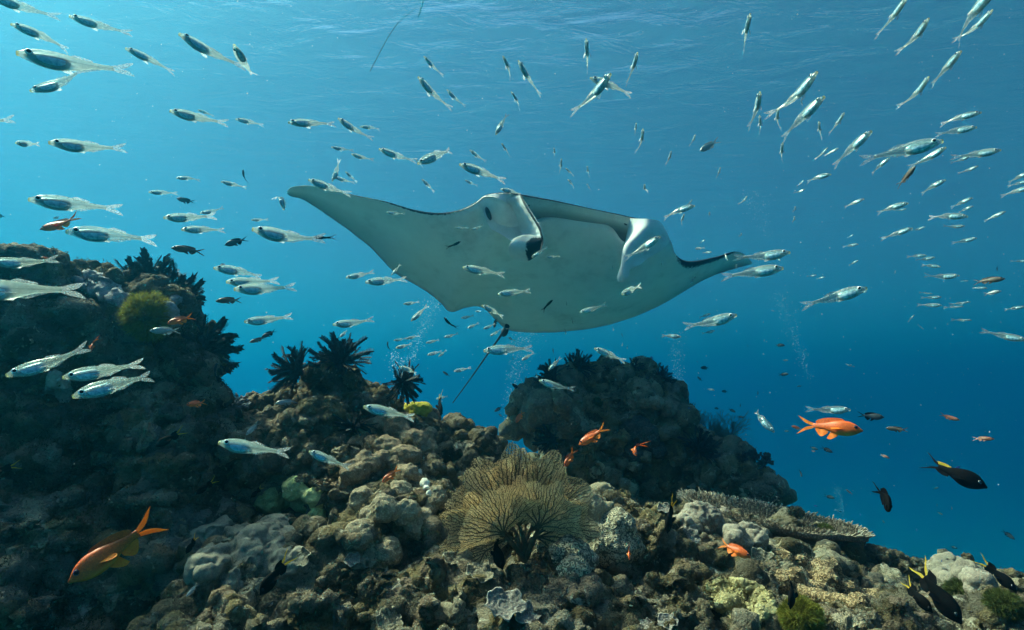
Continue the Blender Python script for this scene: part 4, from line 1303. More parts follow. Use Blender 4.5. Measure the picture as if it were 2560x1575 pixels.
# short algal turf on the rock
def turf():
    rs = np.random.RandomState(21)
    for (V, F, k, n) in zip(REEF_V[:3], REEF_F[:3], (0, 1, 2), (26000, 42000, 9000)):
        F0 = F - F.min()
        V = V.astype(float)
        c = V[F0].mean(1); N = np.cross(V[F0[:, 2]] - V[F0[:, 0]], V[F0[:, 3]] - V[F0[:, 1]]); N /= np.linalg.norm(N, axis=1)[:, None] + 1e-9
        d = c @ np.array(FWD); px = 1280 + FPX * c[:, 0] / np.maximum(d, .05)
        ok = (d > .5) & (px > -150) & (px < 2720) & ((N * c).sum(1) < .3 * np.linalg.norm(c, axis=1)) & (N[:, 2] > -.35)
        dens = smoothstep(-.1, .35, perlin(c * 5 + 3) + .4 * perlin(c * 19))
        w = ok * (dens + .04)
        pick = rs.choice(len(c), n, p=w / w.sum())
        base = c[pick] + rs.normal(size=(n, 3)) * .003
        dr = N[pick] + rs.normal(size=(n, 3)) * .55 + (0, 0, .3); dr /= np.linalg.norm(dr, axis=1)[:, None]
        sc = (1.0, .8, 1.6)[k]
        Vb, Fb = blades_np(base, dr, sc * rs.uniform(.005, .014, n), sc * .0011, rs, .5)
        m = hair_mat('reef_turf', *(((.03, .028, .012), (.11, .09, .035)), ((.05, .04, .018), (.20, .155, .07)), ((.03, .03, .018), (.12, .11, .06)))[k])
        o = link('algal_turf', mesh_np('algal_turf', Vb, Fb, [m], smooth=False))
        tag(o, ('short brown turf on the left outcrop', 'short golden turf over the foreground slope', 'short turf on the far outcrop')[k], 'algae', kind='stuff')


turf()

# ---------------------------------------------------------------- fish
def simple(name, col, rough=.4, metal=0.0, spec=.5, var=None, trans=0.0, tl=0.0, scale=60.0):
    m, nt, out = mat(name)
    b = nd(nt, 'ShaderNodeBsdfPrincipled', Roughness=rough)
    b.inputs['Metallic'].default_value = metal
    b.inputs['Specular IOR Level'].default_value = spec
    tc = nd(nt, 'ShaderNodeTexCoord'); n1 = nd(nt, 'ShaderNodeTexNoise', Scale=scale, Detail=3.0)
    nt.links.new(tc.outputs['Object'], n1.inputs['Vector'])
    c = ramp(nt, n1.outputs[0], [(.35, col), (.65, var or tuple(min(1, x * 1.35) for x in col))])
    nt.links.new(c, b.inputs['Base Color'])
    sh = b.outputs[0]
    if tl:
        t = nd(nt, 'ShaderNodeBsdfTranslucent'); nt.links.new(c, t.inputs['Color'])
        mx = nd(nt, 'ShaderNodeMixShader', Fac=tl); nt.links.new(sh, mx.inputs[1]); nt.links.new(t.outputs[0], mx.inputs[2]); sh = mx.outputs[0]
    if trans:
        t = nd(nt, 'ShaderNodeBsdfTransparent'); t.inputs['Color'].default_value = (.95, .97, .96, 1)
        mx = nd(nt, 'ShaderNodeMixShader', Fac=trans); nt.links.new(sh, mx.inputs[1]); nt.links.new(t.outputs[0], mx.inputs[2]); sh = mx.outputs[0]
    nt.links.new(sh, out.inputs['Surface'])
    return m


def glass_skin():
    """see-through flesh: pale back, a dark lateral line, silvery rows of scales, yellow snout"""
    m, nt, out = mat('glassy_fish_skin')
    tc = nd(nt, 'ShaderNodeTexCoord')
    sx = nd(nt, 'ShaderNodeSeparateXYZ'); nt.links.new(tc.outputs['Object'], sx.inputs[0])
    n1 = nd(nt, 'ShaderNodeTexNoise', Scale=26.0, Detail=4.0); nt.links.new(tc.outputs['Object'], n1.inputs['Vector'])
    vo = nd(nt, 'ShaderNodeTexVoronoi', Scale=48.0); nt.links.new(tc.outputs['Object'], vo.inputs['Vector'])
    base = ramp(nt, n1.outputs[0], [(.3, (.50, .58, .53)), (.7, (.72, .77, .70))])
    # thin dark line along the side and along the belly edge
    ln = math_n(nt, 'ABSOLUTE', math_n(nt, 'ADD', sx.outputs[2], 0.006))
    lnm = math_n(nt, 'MULTIPLY', math_n(nt, 'LESS_THAN', ln, .0045), math_n(nt, 'LESS_THAN', sx.outputs[0], .12))
    base = mix_rgb(nt, math_n(nt, 'MULTIPLY', lnm, .75), base, (.03, .06, .07))
    head = math_n(nt, 'MULTIPLY', math_n(nt, 'SUBTRACT', sx.outputs[0], .468, True), 50.0, True)
    base = mix_rgb(nt, head, base, (.62, .58, .22))
    sc = ramp(nt, vo.outputs['Distance'], [(.2, (0, 0, 0)), (.5, (.35, .35, .35))])
    base = mix_rgb(nt, sc, base, (.36, .44, .43))
    b = nd(nt, 'ShaderNodeBsdfPrincipled', Roughness=.20); b.inputs['Metallic'].default_value = .25; nt.links.new(base, b.inputs['Base Color'])
    b.inputs['Specular IOR Level'].default_value = .8
    tl = nd(nt, 'ShaderNodeBsdfTranslucent'); nt.links.new(base, tl.inputs['Color'])
    tr = nd(nt, 'ShaderNodeBsdfTransparent'); tr.inputs['Color'].default_value = (.93, .97, .95, 1)
    m1 = nd(nt, 'ShaderNodeMixShader', Fac=.68); nt.links.new(b.outputs[0], m1.inputs[1]); nt.links.new(tl.outputs[0], m1.inputs[2])
    m2 = nd(nt, 'ShaderNodeMixShader'); nt.links.new(m1.outputs[0], m2.inputs[1]); nt.links.new(tr.outputs[0], m2.inputs[2])
    oi = nd(nt, 'ShaderNodeObjectInfo')
    fac = math_n(nt, 'SUBTRACT', math_n(nt, 'ADD', .50, math_n(nt, 'MULTIPLY', oi.outputs['Random'], .18)), math_n(nt, 'MULTIPLY', math_n(nt, 'ADD', lnm, head, True), .3))
    nt.links.new(fac, m2.inputs[0])
    nt.links.new(m2.outputs[0], out.inputs['Surface'])
    return m


FM = {}


def fish_materials():
    FM['glass'] = glass_skin()
    FM['gut'] = simple('silver_gut', (.15, .34, .42), .3, .3, .8, (.50, .72, .76), scale=24.0)
    FM['fin'] = simple('clear_fin', (.75, .80, .78), .4, 0, .5, None, .74, .7)
    FM['white'] = simple('eye_white', (.62, .70, .70), .2)
    FM['black'] = simple('black_pupil', (.004, .005, .007), .1)
    m, nt, out = mat('orange_fish_skin')
    tc = nd(nt, 'ShaderNodeTexCoord'); sx = nd(nt, 'ShaderNodeSeparateXYZ'); nt.links.new(tc.outputs['Object'], sx.inputs[0])
    n1 = nd(nt, 'ShaderNodeTexNoise', Scale=45.0, Detail=4.0); nt.links.new(tc.outputs['Object'], n1.inputs['Vector'])
    vo = nd(nt, 'ShaderNodeTexVoronoi', Scale=70.0); nt.links.new(tc.outputs['Object'], vo.inputs['Vector'])
    top = ramp(nt, n1.outputs[0], [(.35, (.70, .095, .006)), (.65, (.93, .165, .012))])
    top = mix_rgb(nt, ramp(nt, vo.outputs['Distance'], [(.25, (0, 0, 0)), (.6, (.5, .5, .5))]), top, (.42, .06, .01))
    f = math_n(nt, 'MULTIPLY', math_n(nt, 'SUBTRACT', -.045, math_n(nt, 'ADD', sx.outputs[2], math_n(nt, 'MULTIPLY', math_n(nt, 'SUBTRACT', n1.outputs[0], .5), .05))), 18.0, True)
    b = nd(nt, 'ShaderNodeBsdfPrincipled', Roughness=.4)
    nt.links.new(mix_rgb(nt, f, top, (.94, .20, .02)), b.inputs['Base Color']); nt.links.new(b.outputs[0], out.inputs['Surface'])
    FM['orange'] = m
    FM['orfin'] = simple('orange_yellow_fin', (.85, .20, .012), .5, 0, .3, (.9, .28, .02), .10, .35)
    FM['orbel'] = simple('yellow_belly', (.94, .17, .015), .5, 0, .3)
    FM['violet'] = simple('violet_eye', (.10, .04, .16), .2)
    FM['coal'] = simple('black_fish_skin', (.0015, .0015, .002), .7, 0, .04, (.004, .004, .0045))
    FM['coalfin'] = simple('black_fin', (.002, .002, .003), .7, 0, .05)
    FM['yellow'] = simple('yellow_fin', (.55, .36, .015), .5, 0, .3, (.65, .46, .04), 0, .4)
    FM['brown'] = simple('brown_fish_skin', (.085, .065, .045), .45, 0, .4, (.16, .12, .085))
    FM['brownfin'] = simple('brown_fin', (.06, .05, .04), .5, 0, .3, None, .15, .3)
    FM['grey'] = simple('silver_grey_skin', (.24, .25, .25), .35, .2, .6, (.40, .42, .41))
    FM['greyfin'] = simple('grey_fin', (.30, .32, .32), .5, 0, .3, None, .3, .3)
    FM['blue'] = simple('blue_fish_skin', (.02, .04, .22), .4, 0, .4, (.04, .09, .40))
    FM['slate'] = simple('slate_fish_skin', (.018, .026, .034), .5, 0, .3, (.035, .045, .055))
    FM['red'] = simple('dull_red_skin', (.22, .065, .03), .45, 0, .4, (.34, .12, .06))


def fish_shape(spec, bend):
    """parts of a fish of length 1, nose at x = +.5, tail tip at x = -.5: name -> (verts, faces, [material keys], face material)"""
    up, dn, wd, pe = spec['up'], spec['dn'], spec['wd'], spec['ped']   # profiles over t = 0..1 from nose to tail root
    n, k = 26, 16
    t = np.linspace(0, 1, n) ** 1.0
    x = .5 - t * (1 - spec['tail'])
    def prof(pts): return crom(np.array(pts, float)[:, None], t * (len(pts) - 1))[:, 0]
    U, D, W = prof(up), prof(dn), prof(wd)
    def bent(v):
        v = np.array(v, float)
        s = .5 - v[:, 0]
        a = bend * np.clip(s - .25, 0, None) * 1.6
        v2 = v.copy()
        v2[:, 1] = v[:, 1] + bend * np.clip(s - .22, 0, None) ** 2 * 1.5
        v2[:, 0] = v[:, 0] + abs(bend) * np.clip(s - .22, 0, None) ** 2 * .55
        return v2
    an = np.linspace(0, 2 * np.pi, k, endpoint=False)
    ca, sa = np.cos(an), np.sin(an)
    pw = .85
    Y = W[:, None] * np.sign(ca) * np.abs(ca) ** pw
    Z = np.where(sa > 0, U[:, None], D[:, None]) * sa * 1.0
    mid_ = spec.get('mid', 0)
    V = np.stack([np.repeat(x[:, None], k, 1), Y, Z + mid_], -1).reshape(-1, 3)
    F = list(map(list, grid_faces(n, k, True)))
    V = np.concatenate([V, [[x[0] + .004, 0, mid_ + (U[0] - D[0]) / 2], [x[-1] - .002, 0, mid_]]])
    F += [[(j + 1) % k, j, n * k] for j in range(k)] + [[(n - 1) * k + j, (n - 1) * k + (j + 1) % k, n * k + 1] for j in range(k)]
    mi = [0] * len(F)
    parts = {}
    if spec.get('belly'):
        mi = [1 if (f[0] < n * k and sa[f[0] % k] < -.25 and (f[0] // k) < n * .62) else 0 for f in F]
    parts['body'] = (bent(V), F, [spec['skin'], spec.get('belly', spec['skin'])], mi)
    # eyes
    ex, ez, er = spec['eye']
    te = (.5 - ex) / (1 - spec['tail'])
    wy = float(np.interp(te, t, W)) * math.sqrt(max(.05, 1 - (ez / max(1e-3, float(np.interp(te, t, U)))) ** 2)) ** .8
    for sg in (1, -1):
        bm = bmesh.new(); bmesh.ops.create_uvsphere(bm, u_segments=12, v_segments=9, radius=1)
        vs = np.array([v.co[:] for v in bm.verts]); fs = [[v.index for v in f.verts] for f in bm.faces]; bm.free()
        # pole to the side
        vs = vs[:, [0, 2, 1]]; fs = [f[::-1] for f in fs]
        fm_ = [1 if np.mean([vs[i][1] * sg for i in f]) > spec.get('pup', .80) else 0 for f in fs]
        q = vs * (er, er * .55, er) + (ex, sg * (wy - er * .12), ez + mid_)
        parts['eye' + ('' if sg > 0 else '.')] = (bent(q), fs, [spec['iris'], 'black'], fm_)
    # gut: a silvery sac that fills the front of the body
    if 'gut' in spec:
        g0, g1 = spec['gut']
        m_ = 14
        tg = np.linspace(0, 1, m_)
        xs = g0 + (g1 - g0) * tg
        tt = (.5 - xs) / (1 - spec['tail'])
        uu = np.interp(tt, t, U); dd = np.interp(tt, t, D); ww = np.interp(tt, t, W)
        cap = np.sqrt(np.clip(1 - (2 * tg - 1) ** 6, 0, 1)) * (0.35 + .65 * np.sqrt(np.clip(1 - (np.clip(1 - tg * 2.2, 0, 1)) ** 2, 0, 1)))
        zt = uu * .52 * cap - .0; zb = -dd * .93 * cap
        zc = (zt + zb) / 2; zh = (zt - zb) / 2
        Vg = np.stack([np.repeat(xs[:, None], k, 1), (ww * 1.05 * cap)[:, None] * ca[None], zc[:, None] + zh[:, None] * sa[None] + mid_], -1).reshape(-1, 3)
        Fg = list(map(list, grid_faces(m_, k, True)))
        parts['belly_sac'] = (bent(Vg), Fg, ['gut'], [0] * len(Fg))
    # fins: thin two-sided sheets with a little thickness
    def sheet(outline_top, outline_bot, mkey, name, yoff=0.0, tilt=0.0, base=None, both=False):
        a = np.array(outline_top, float); b = np.array(outline_bot, float)
        q = np.linspace(0, len(a) - 1, 12)
        a, b = crom(a, q), crom(b, q)
        if name in ('dorsal_fin', 'anal_fin', 'pelvic_fin'):      # rooted inside the outline of the body
            sg_ = 1 if name == 'dorsal_fin' else -1
            e = (a if sg_ > 0 else b).copy(); r0 = (b if sg_ > 0 else a).copy()
            pr = lambda xx: np.interp((.5 - xx) / (1 - spec['tail']), t, U if sg_ > 0 else D)
            r0[:, 1] = sg_ * pr(r0[:, 0]) * .72
            hgt_ = np.maximum(sg_ * e[:, 1] - pr(e[:, 0]), 0) * spec.get('finh', 1.0)
            e[:, 1] = sg_ * (pr(e[:, 0]) * .9 + hgt_)
            a, b = (e, r0) if sg_ > 0 else (r0, e)
        rows = [a + (b - a) * f for f in np.linspace(0, 1, 6)]
        g = np.stack(rows, 1)          # 12, 6, 2 -> x,z
        for sg in ((1, -1) if both else (1,)):
            z0 = g[..., 1]
            if base is not None:
                bx, bz = base
                dz = z0 - bz
                y = sg * (yoff + np.abs(dz) * math.sin(tilt)); zz = bz + dz * math.cos(tilt)
            else:
                y = 0 * z0 + .004 * np.sin(g[..., 0] * 40); zz = z0
            Vf = np.stack([g[..., 0], y, zz + mid_], -1).reshape(-1, 3)
            th = .0022
            V2 = np.concatenate([Vf + (0, th, 0), Vf - (0, th, 0)])
            Ff = grid_faces(12, 6); Ff2 = np.concatenate([Ff, Ff[:, ::-1] + len(Vf)])
            nm = name + ('' if sg > 0 else '.')
            if nm in parts:        # the two lobes of a tail are one fin
                v0, f0, ms, m0 = parts[nm]
                parts[nm] = (np.concatenate([v0, bent(V2)]), f0 + [[i + len(v0) for i in q] for q in Ff2.tolist()], ms, m0 + [0] * len(Ff2))
            else:
                parts[nm] = (bent(V2), list(map(list, Ff2)), [mkey], [0] * len(Ff2))
    for f in spec['fins']:
        sheet(*f[:4], **(f[4] if len(f) > 4 else {}))
    return parts


SPECS = {}


def fish_specs():
    pd = dict(base=(.18, -.03), yoff=.03, tilt=.9, both=True)
    SPECS['glass'] = dict(skin='glass', iris='white', tail=.20, ped=.03, eye=(.405, .020, .034), pup=.66, finh=.55,
        up=[.024, .070, .093, .097, .086, .065, .046, .034, .030], dn=[.024, .062, .097, .108, .097, .067, .043, .032, .028], wd=[.016, .038, .046, .047, .040, .028, .018, .012, .008],
        gut=(.452, .065), fins=[
            ([(-.29, .029), (-.36, .052), (-.44, .074), (-.50, .084)], [(-.29, .0), (-.38, .004), (-.44, .022), (-.49, .066)], 'fin', 'tail_fin'),
            ([(-.29, .0), (-.38, -.004), (-.44, -.022), (-.49, -.066)], [(-.29, -.029), (-.36, -.052), (-.44, -.074), (-.50, -.084)], 'fin', 'tail_fin'),
            ([(.08, .088), (.03, .135), (-.04, .125), (-.12, .085)], [(.08, .070), (.02, .065), (-.05, .055), (-.12, .048)], 'fin', 'dorsal_fin'),
            ([(.06, -.075), (-.02, -.06), (-.10, -.045), (-.18, -.036)], [(.04, -.100), (-.03, -.118), (-.11, -.085), (-.18, -.05)], 'fin', 'anal_fin'),
            ([(.20, -.02), (.14, -.03), (.08, -.06), (.05, -.085)], [(.20, -.035), (.17, -.06), (.12, -.09), (.06, -.10)], 'fin', 'pectoral_fin', dict(pd, base=(.2, -.02)))])
    SPECS['orange'] = dict(skin='orange', iris='violet', tail=.27, ped=.04, eye=(.405, .035, .030), pup=.62,
        up=[.012, .085, .122, .130, .118, .090, .062, .046, .042], dn=[.012, .075, .112, .122, .110, .080, .054, .042, .040], wd=[.008, .040, .058, .062, .054, .038, .024, .016, .012],
        fins=[([(-.22, .042), (-.33, .085), (-.43, .135), (-.50, .165)], [(-.22, .0), (-.31, .020), (-.39, .065), (-.48, .150)], 'orfin', 'tail_fin'),
              ([(-.22, .0), (-.31, -.020), (-.39, -.065), (-.48, -.150)], [(-.22, -.042), (-.33, -.085), (-.43, -.135), (-.50, -.165)], 'orfin', 'tail_fin'),
              ([(.26, .118), (.20, .172), (.02, .165), (-.14, .120), (-.19, .075)], [(.26, .10), (.14, .11), (.0, .105), (-.10, .07), (-.17, .045)], 'orange', 'dorsal_fin'),
              ([(.02, -.100), (-.04, -.09), (-.10, -.070), (-.17, -.045)], [(.01, -.115), (-.07, -.175), (-.13, -.150), (-.19, -.062)], 'orbel', 'anal_fin'),
              ([(.20, -.10), (.15, -.105), (.10, -.11), (.06, -.10)], [(.17, -.13), (.12, -.18), (.05, -.215), (.0, -.20)], 'orbel', 'pelvic_fin'),
              ([(.22, -.01), (.14, -.01), (.08, -.03), (.05, -.06)], [(.22, -.03), (.18, -.06), (.13, -.09), (.07, -.10)], 'orfin', 'pectoral_fin', dict(pd, base=(.22, -.01), yoff=.05))])
    lyre = [([(-.24, .04), (-.34, .075), (-.43, .11), (-.50, .115)], [(-.24, .0), (-.30, .012), (-.37, .055), (-.47, .104)], 'T', 'tail_fin'),
            ([(-.24, .0), (-.30, -.012), (-.37, -.055), (-.47, -.104)], [(-.24, -.04), (-.34, -.075), (-.43, -.11), (-.50, -.115)], 'T', 'tail_fin')]
    def with_tail(key, extra): return [tuple(key if q == 'T' else q for q in f) for f in lyre] + extra
    def chromis(skin, fin, iris, deep=1.0):
        d = deep
        return dict(skin=skin, iris=iris, tail=.26, ped=.04, eye=(.40, .035, .032), pup=.55,
            up=[.015, .09 * d, .135 * d, .145 * d, .130 * d, .10 * d, .065 * d, .045, .040], dn=[.015, .08 * d, .125 * d, .140 * d, .125 * d, .09 * d, .06 * d, .042, .038], wd=[.01, .045, .062, .066, .056, .04, .025, .017, .012],
            fins=with_tail(fin, [([(.24, .13 * d), (.16, .19 * d), (-.06, .17 * d), (-.20, .10)], [(.24, .11 * d), (.12, .12 * d), (-.05, .09 * d), (-.18, .05)], fin, 'dorsal_fin'),
                   ([(.0, -.12 * d), (-.06, -.09 * d), (-.12, -.06), (-.18, -.045)], [(.0, -.13 * d), (-.08, -.19 * d), (-.14, -.15 * d), (-.20, -.07)], fin, 'anal_fin'),
                   ([(.18, -.12 * d), (.13, -.125 * d), (.09, -.12 * d), (.06, -.11 * d)], [(.16, -.14 * d), (.10, -.18 * d), (.04, -.21 * d), (.01, -.20 * d)], fin, 'pelvic_fin')]))
    SPECS['brown'] = chromis('brown', 'brownfin', 'white', .78)
    SPECS['slate'] = chromis('slate', 'coalfin', 'slate', .95)
    SPECS['black'] = chromis('coal', 'coalfin', 'coal', 1.15)
    SPECS['grey'] = chromis('grey', 'greyfin', 'white', .80)
    SPECS['blue'] = chromis('blue', 'blue', 'blue', .8)
    SPECS['red'] = chromis('red', 'red', 'violet', .75)
    y = chromis('coal', 'coalfin', 'coal', .98)
    y['tail'] = .30
    y['fins'] = [([(-.20, .050), (-.31, .085), (-.42, .135), (-.50, .150)], [(-.20, .012), (-.29, .040), (-.38, .098), (-.48, .143)], 'yellow', 'tail_fin'),
                 ([(-.20, -.012), (-.29, -.040), (-.38, -.098), (-.48, -.143)], [(-.20, -.050), (-.31, -.085), (-.42, -.135), (-.50, -.150)], 'yellow', 'tail_fin'),
                 ([(-.02, .090), (-.10, .125), (-.18, .12), (-.25, .105)], [(-.02, .07), (-.09, .066), (-.15, .055), (-.20, .06)], 'coalfin', 'dorsal_fin'),
                 ([(.0, -.10), (-.06, -.085), (-.12, -.06), (-.18, -.045)], [(.0, -.12), (-.08, -.15), (-.15, -.13), (-.22, -.08)], 'coalfin', 'anal_fin'),
                 ([(.22, -.01), (.14, -.01), (.08, -.03), (.05, -.06)], [(.22, -.03), (.18, -.06), (.13, -.09), (.07, -.10)], 'coalfin', 'pectoral_fin', dict(pd, base=(.22, -.01), yoff=.05))]
    SPECS['yellowtail'] = y
    z = dict(y); z['fins'] = [tuple('coalfin' if q == 'yellow' else q for q in f) for f in y['fins']]; z['fins'][2] = tuple('yellow' if q == 'coalfin' else q for q in z['fins'][2]); z['finh'] = .6
    SPECS['lyretail'] = z
    w = chromis('coal', 'coalfin', 'coal', .5); w['finh'] = .3; SPECS['slim'] = w
    w2 = chromis('coal', 'white', 'coal', .5); w2['finh'] = .3; SPECS['whitetail'] = w2
    s = dict(SPECS['glass']); s['up'] = [q * .55 for q in s['up']]; s['dn'] = [q * .5 for q in s['dn']]; SPECS['sliver'] = s


_TEMPL = {}


def template(kind, bend, joined):
    key = (kind, bend, joined)
    if key in _TEMPL: return _TEMPL[key]
    parts = fish_shape(SPECS[kind], bend)
    if not joined:
        r = [(n.rstrip('.'), mesh_np(n.rstrip('.'), v, f, [FM[q] for q in ms], midx=mi)) for n, (v, f, ms, mi) in parts.items()]
    else:
        V, F, M, keys, off = [], [], [], [], 0
        for n, (v, f, ms, mi) in parts.items():
            for q in ms:
                if q not in keys: keys.append(q)
            V.append(v); F += [[i + off for i in ff] for ff in f]; M += [keys.index(ms[q]) for q in mi]; off += len(v)
        r = mesh_np('fish', np.concatenate(V), F, [FM[q] for q in keys], midx=M)
    _TEMPL[key] = r
    return r


REAL = dict(glass=.068, orange=.095, brown=.075, slate=.085, black=.085, grey=.08, blue=.045, red=.08, yellowtail=.12, lyretail=.14, slim=.10, whitetail=.09, sliver=.055)
NAMES = dict(glass='glass_fish', orange='orange_fish', brown='brown_fish', slate='dark_fish', black='black_fish', grey='grey_fish', blue='blue_fish', red='red_fish', yellowtail='yellow_tailed_fish', lyretail='lyre_tailed_fish',
             slim='slender_fish', whitetail='white_tailed_fish', sliver='silver_fry')


def place_fish(kind, hx, hy, tx, ty, phi, bend, label, group, bvh, roll=0.0, size=1.0):
    L = REAL[kind] * size
    img = Vector(((tx - hx), (ty - hy)))
    lpx = max(img.length, 4.0)
    f = math.radians(phi)
    d = FPX * L * max(math.cos(f), .30) / lpx
    cx, cy_ = (hx + tx) / 2, (hy + ty) / 2
    ray = P(cx, cy_, 1.0)
    near = 1e9
    for s in (0, .5, 1):
        dr = P(hx + (tx - hx) * s, hy + (ty - hy) * s, 1.0)
        q, n_, i_, ds = bvh.ray_cast(Vector((0, 0, 0)), dr.normalized(), 30.0)
        if q is not None: near = min(near, q.dot(FWD))
    if d > near - .10:
        k = max(.12, (near - .10)) / d
        d *= k; L *= k
    c = ray * d
    e1 = (P(cx + 1, cy_, 1) - P(cx, cy_, 1)).normalized(); rn = ray.normalized()
    e1 = (e1 - rn * e1.dot(rn)).normalized(); e2 = rn.cross(e1) * -1
    if e2.dot(CUP) < 0: e2 = -e2
    u = -img.normalized()
    dirv = (e1 * u.x - e2 * u.y) * math.cos(f) - rn * math.sin(f)
    dirv.normalize()
    x = dirv
    upv = Vector((0, 0, 1))
    y = upv.cross(x)
    if y.length < .15: y = e1.copy() - x * e1.dot(x)
    y.normalize(); z = x.cross(y)
    # most of them lean a little, showing the lit upper flank
    lean = (26 if kind in ('orange', 'red') else 13) * max(-1, min(1, -3 * (y.dot(rn)))) * (1 if abs(phi) < 40 else 0)
    M = Matrix((x, y, z)).transposed().to_4x4() @ Matrix.Rotation(math.radians(roll + lean), 4, 'X')
    M = Matrix.Translation(c) @ M @ Matrix.Diagonal((L, L, L, 1))
    big = lpx > 44 or (phi > 40 and lpx > 30)
    if big:
        root = bpy.data.objects.new(NAMES[kind], None); COL.objects.link(root)
        root.empty_display_size = .01
        for n, me in template(kind, bend, False):
            o = bpy.data.objects.new(n, me); COL.objects.link(o); o.parent = root
    else:
        root = bpy.data.objects.new(NAMES[kind], template(kind, bend, True)); COL.objects.link(root)
    root.matrix_world = M
    tag(root, label, 'fish', group)
    return root

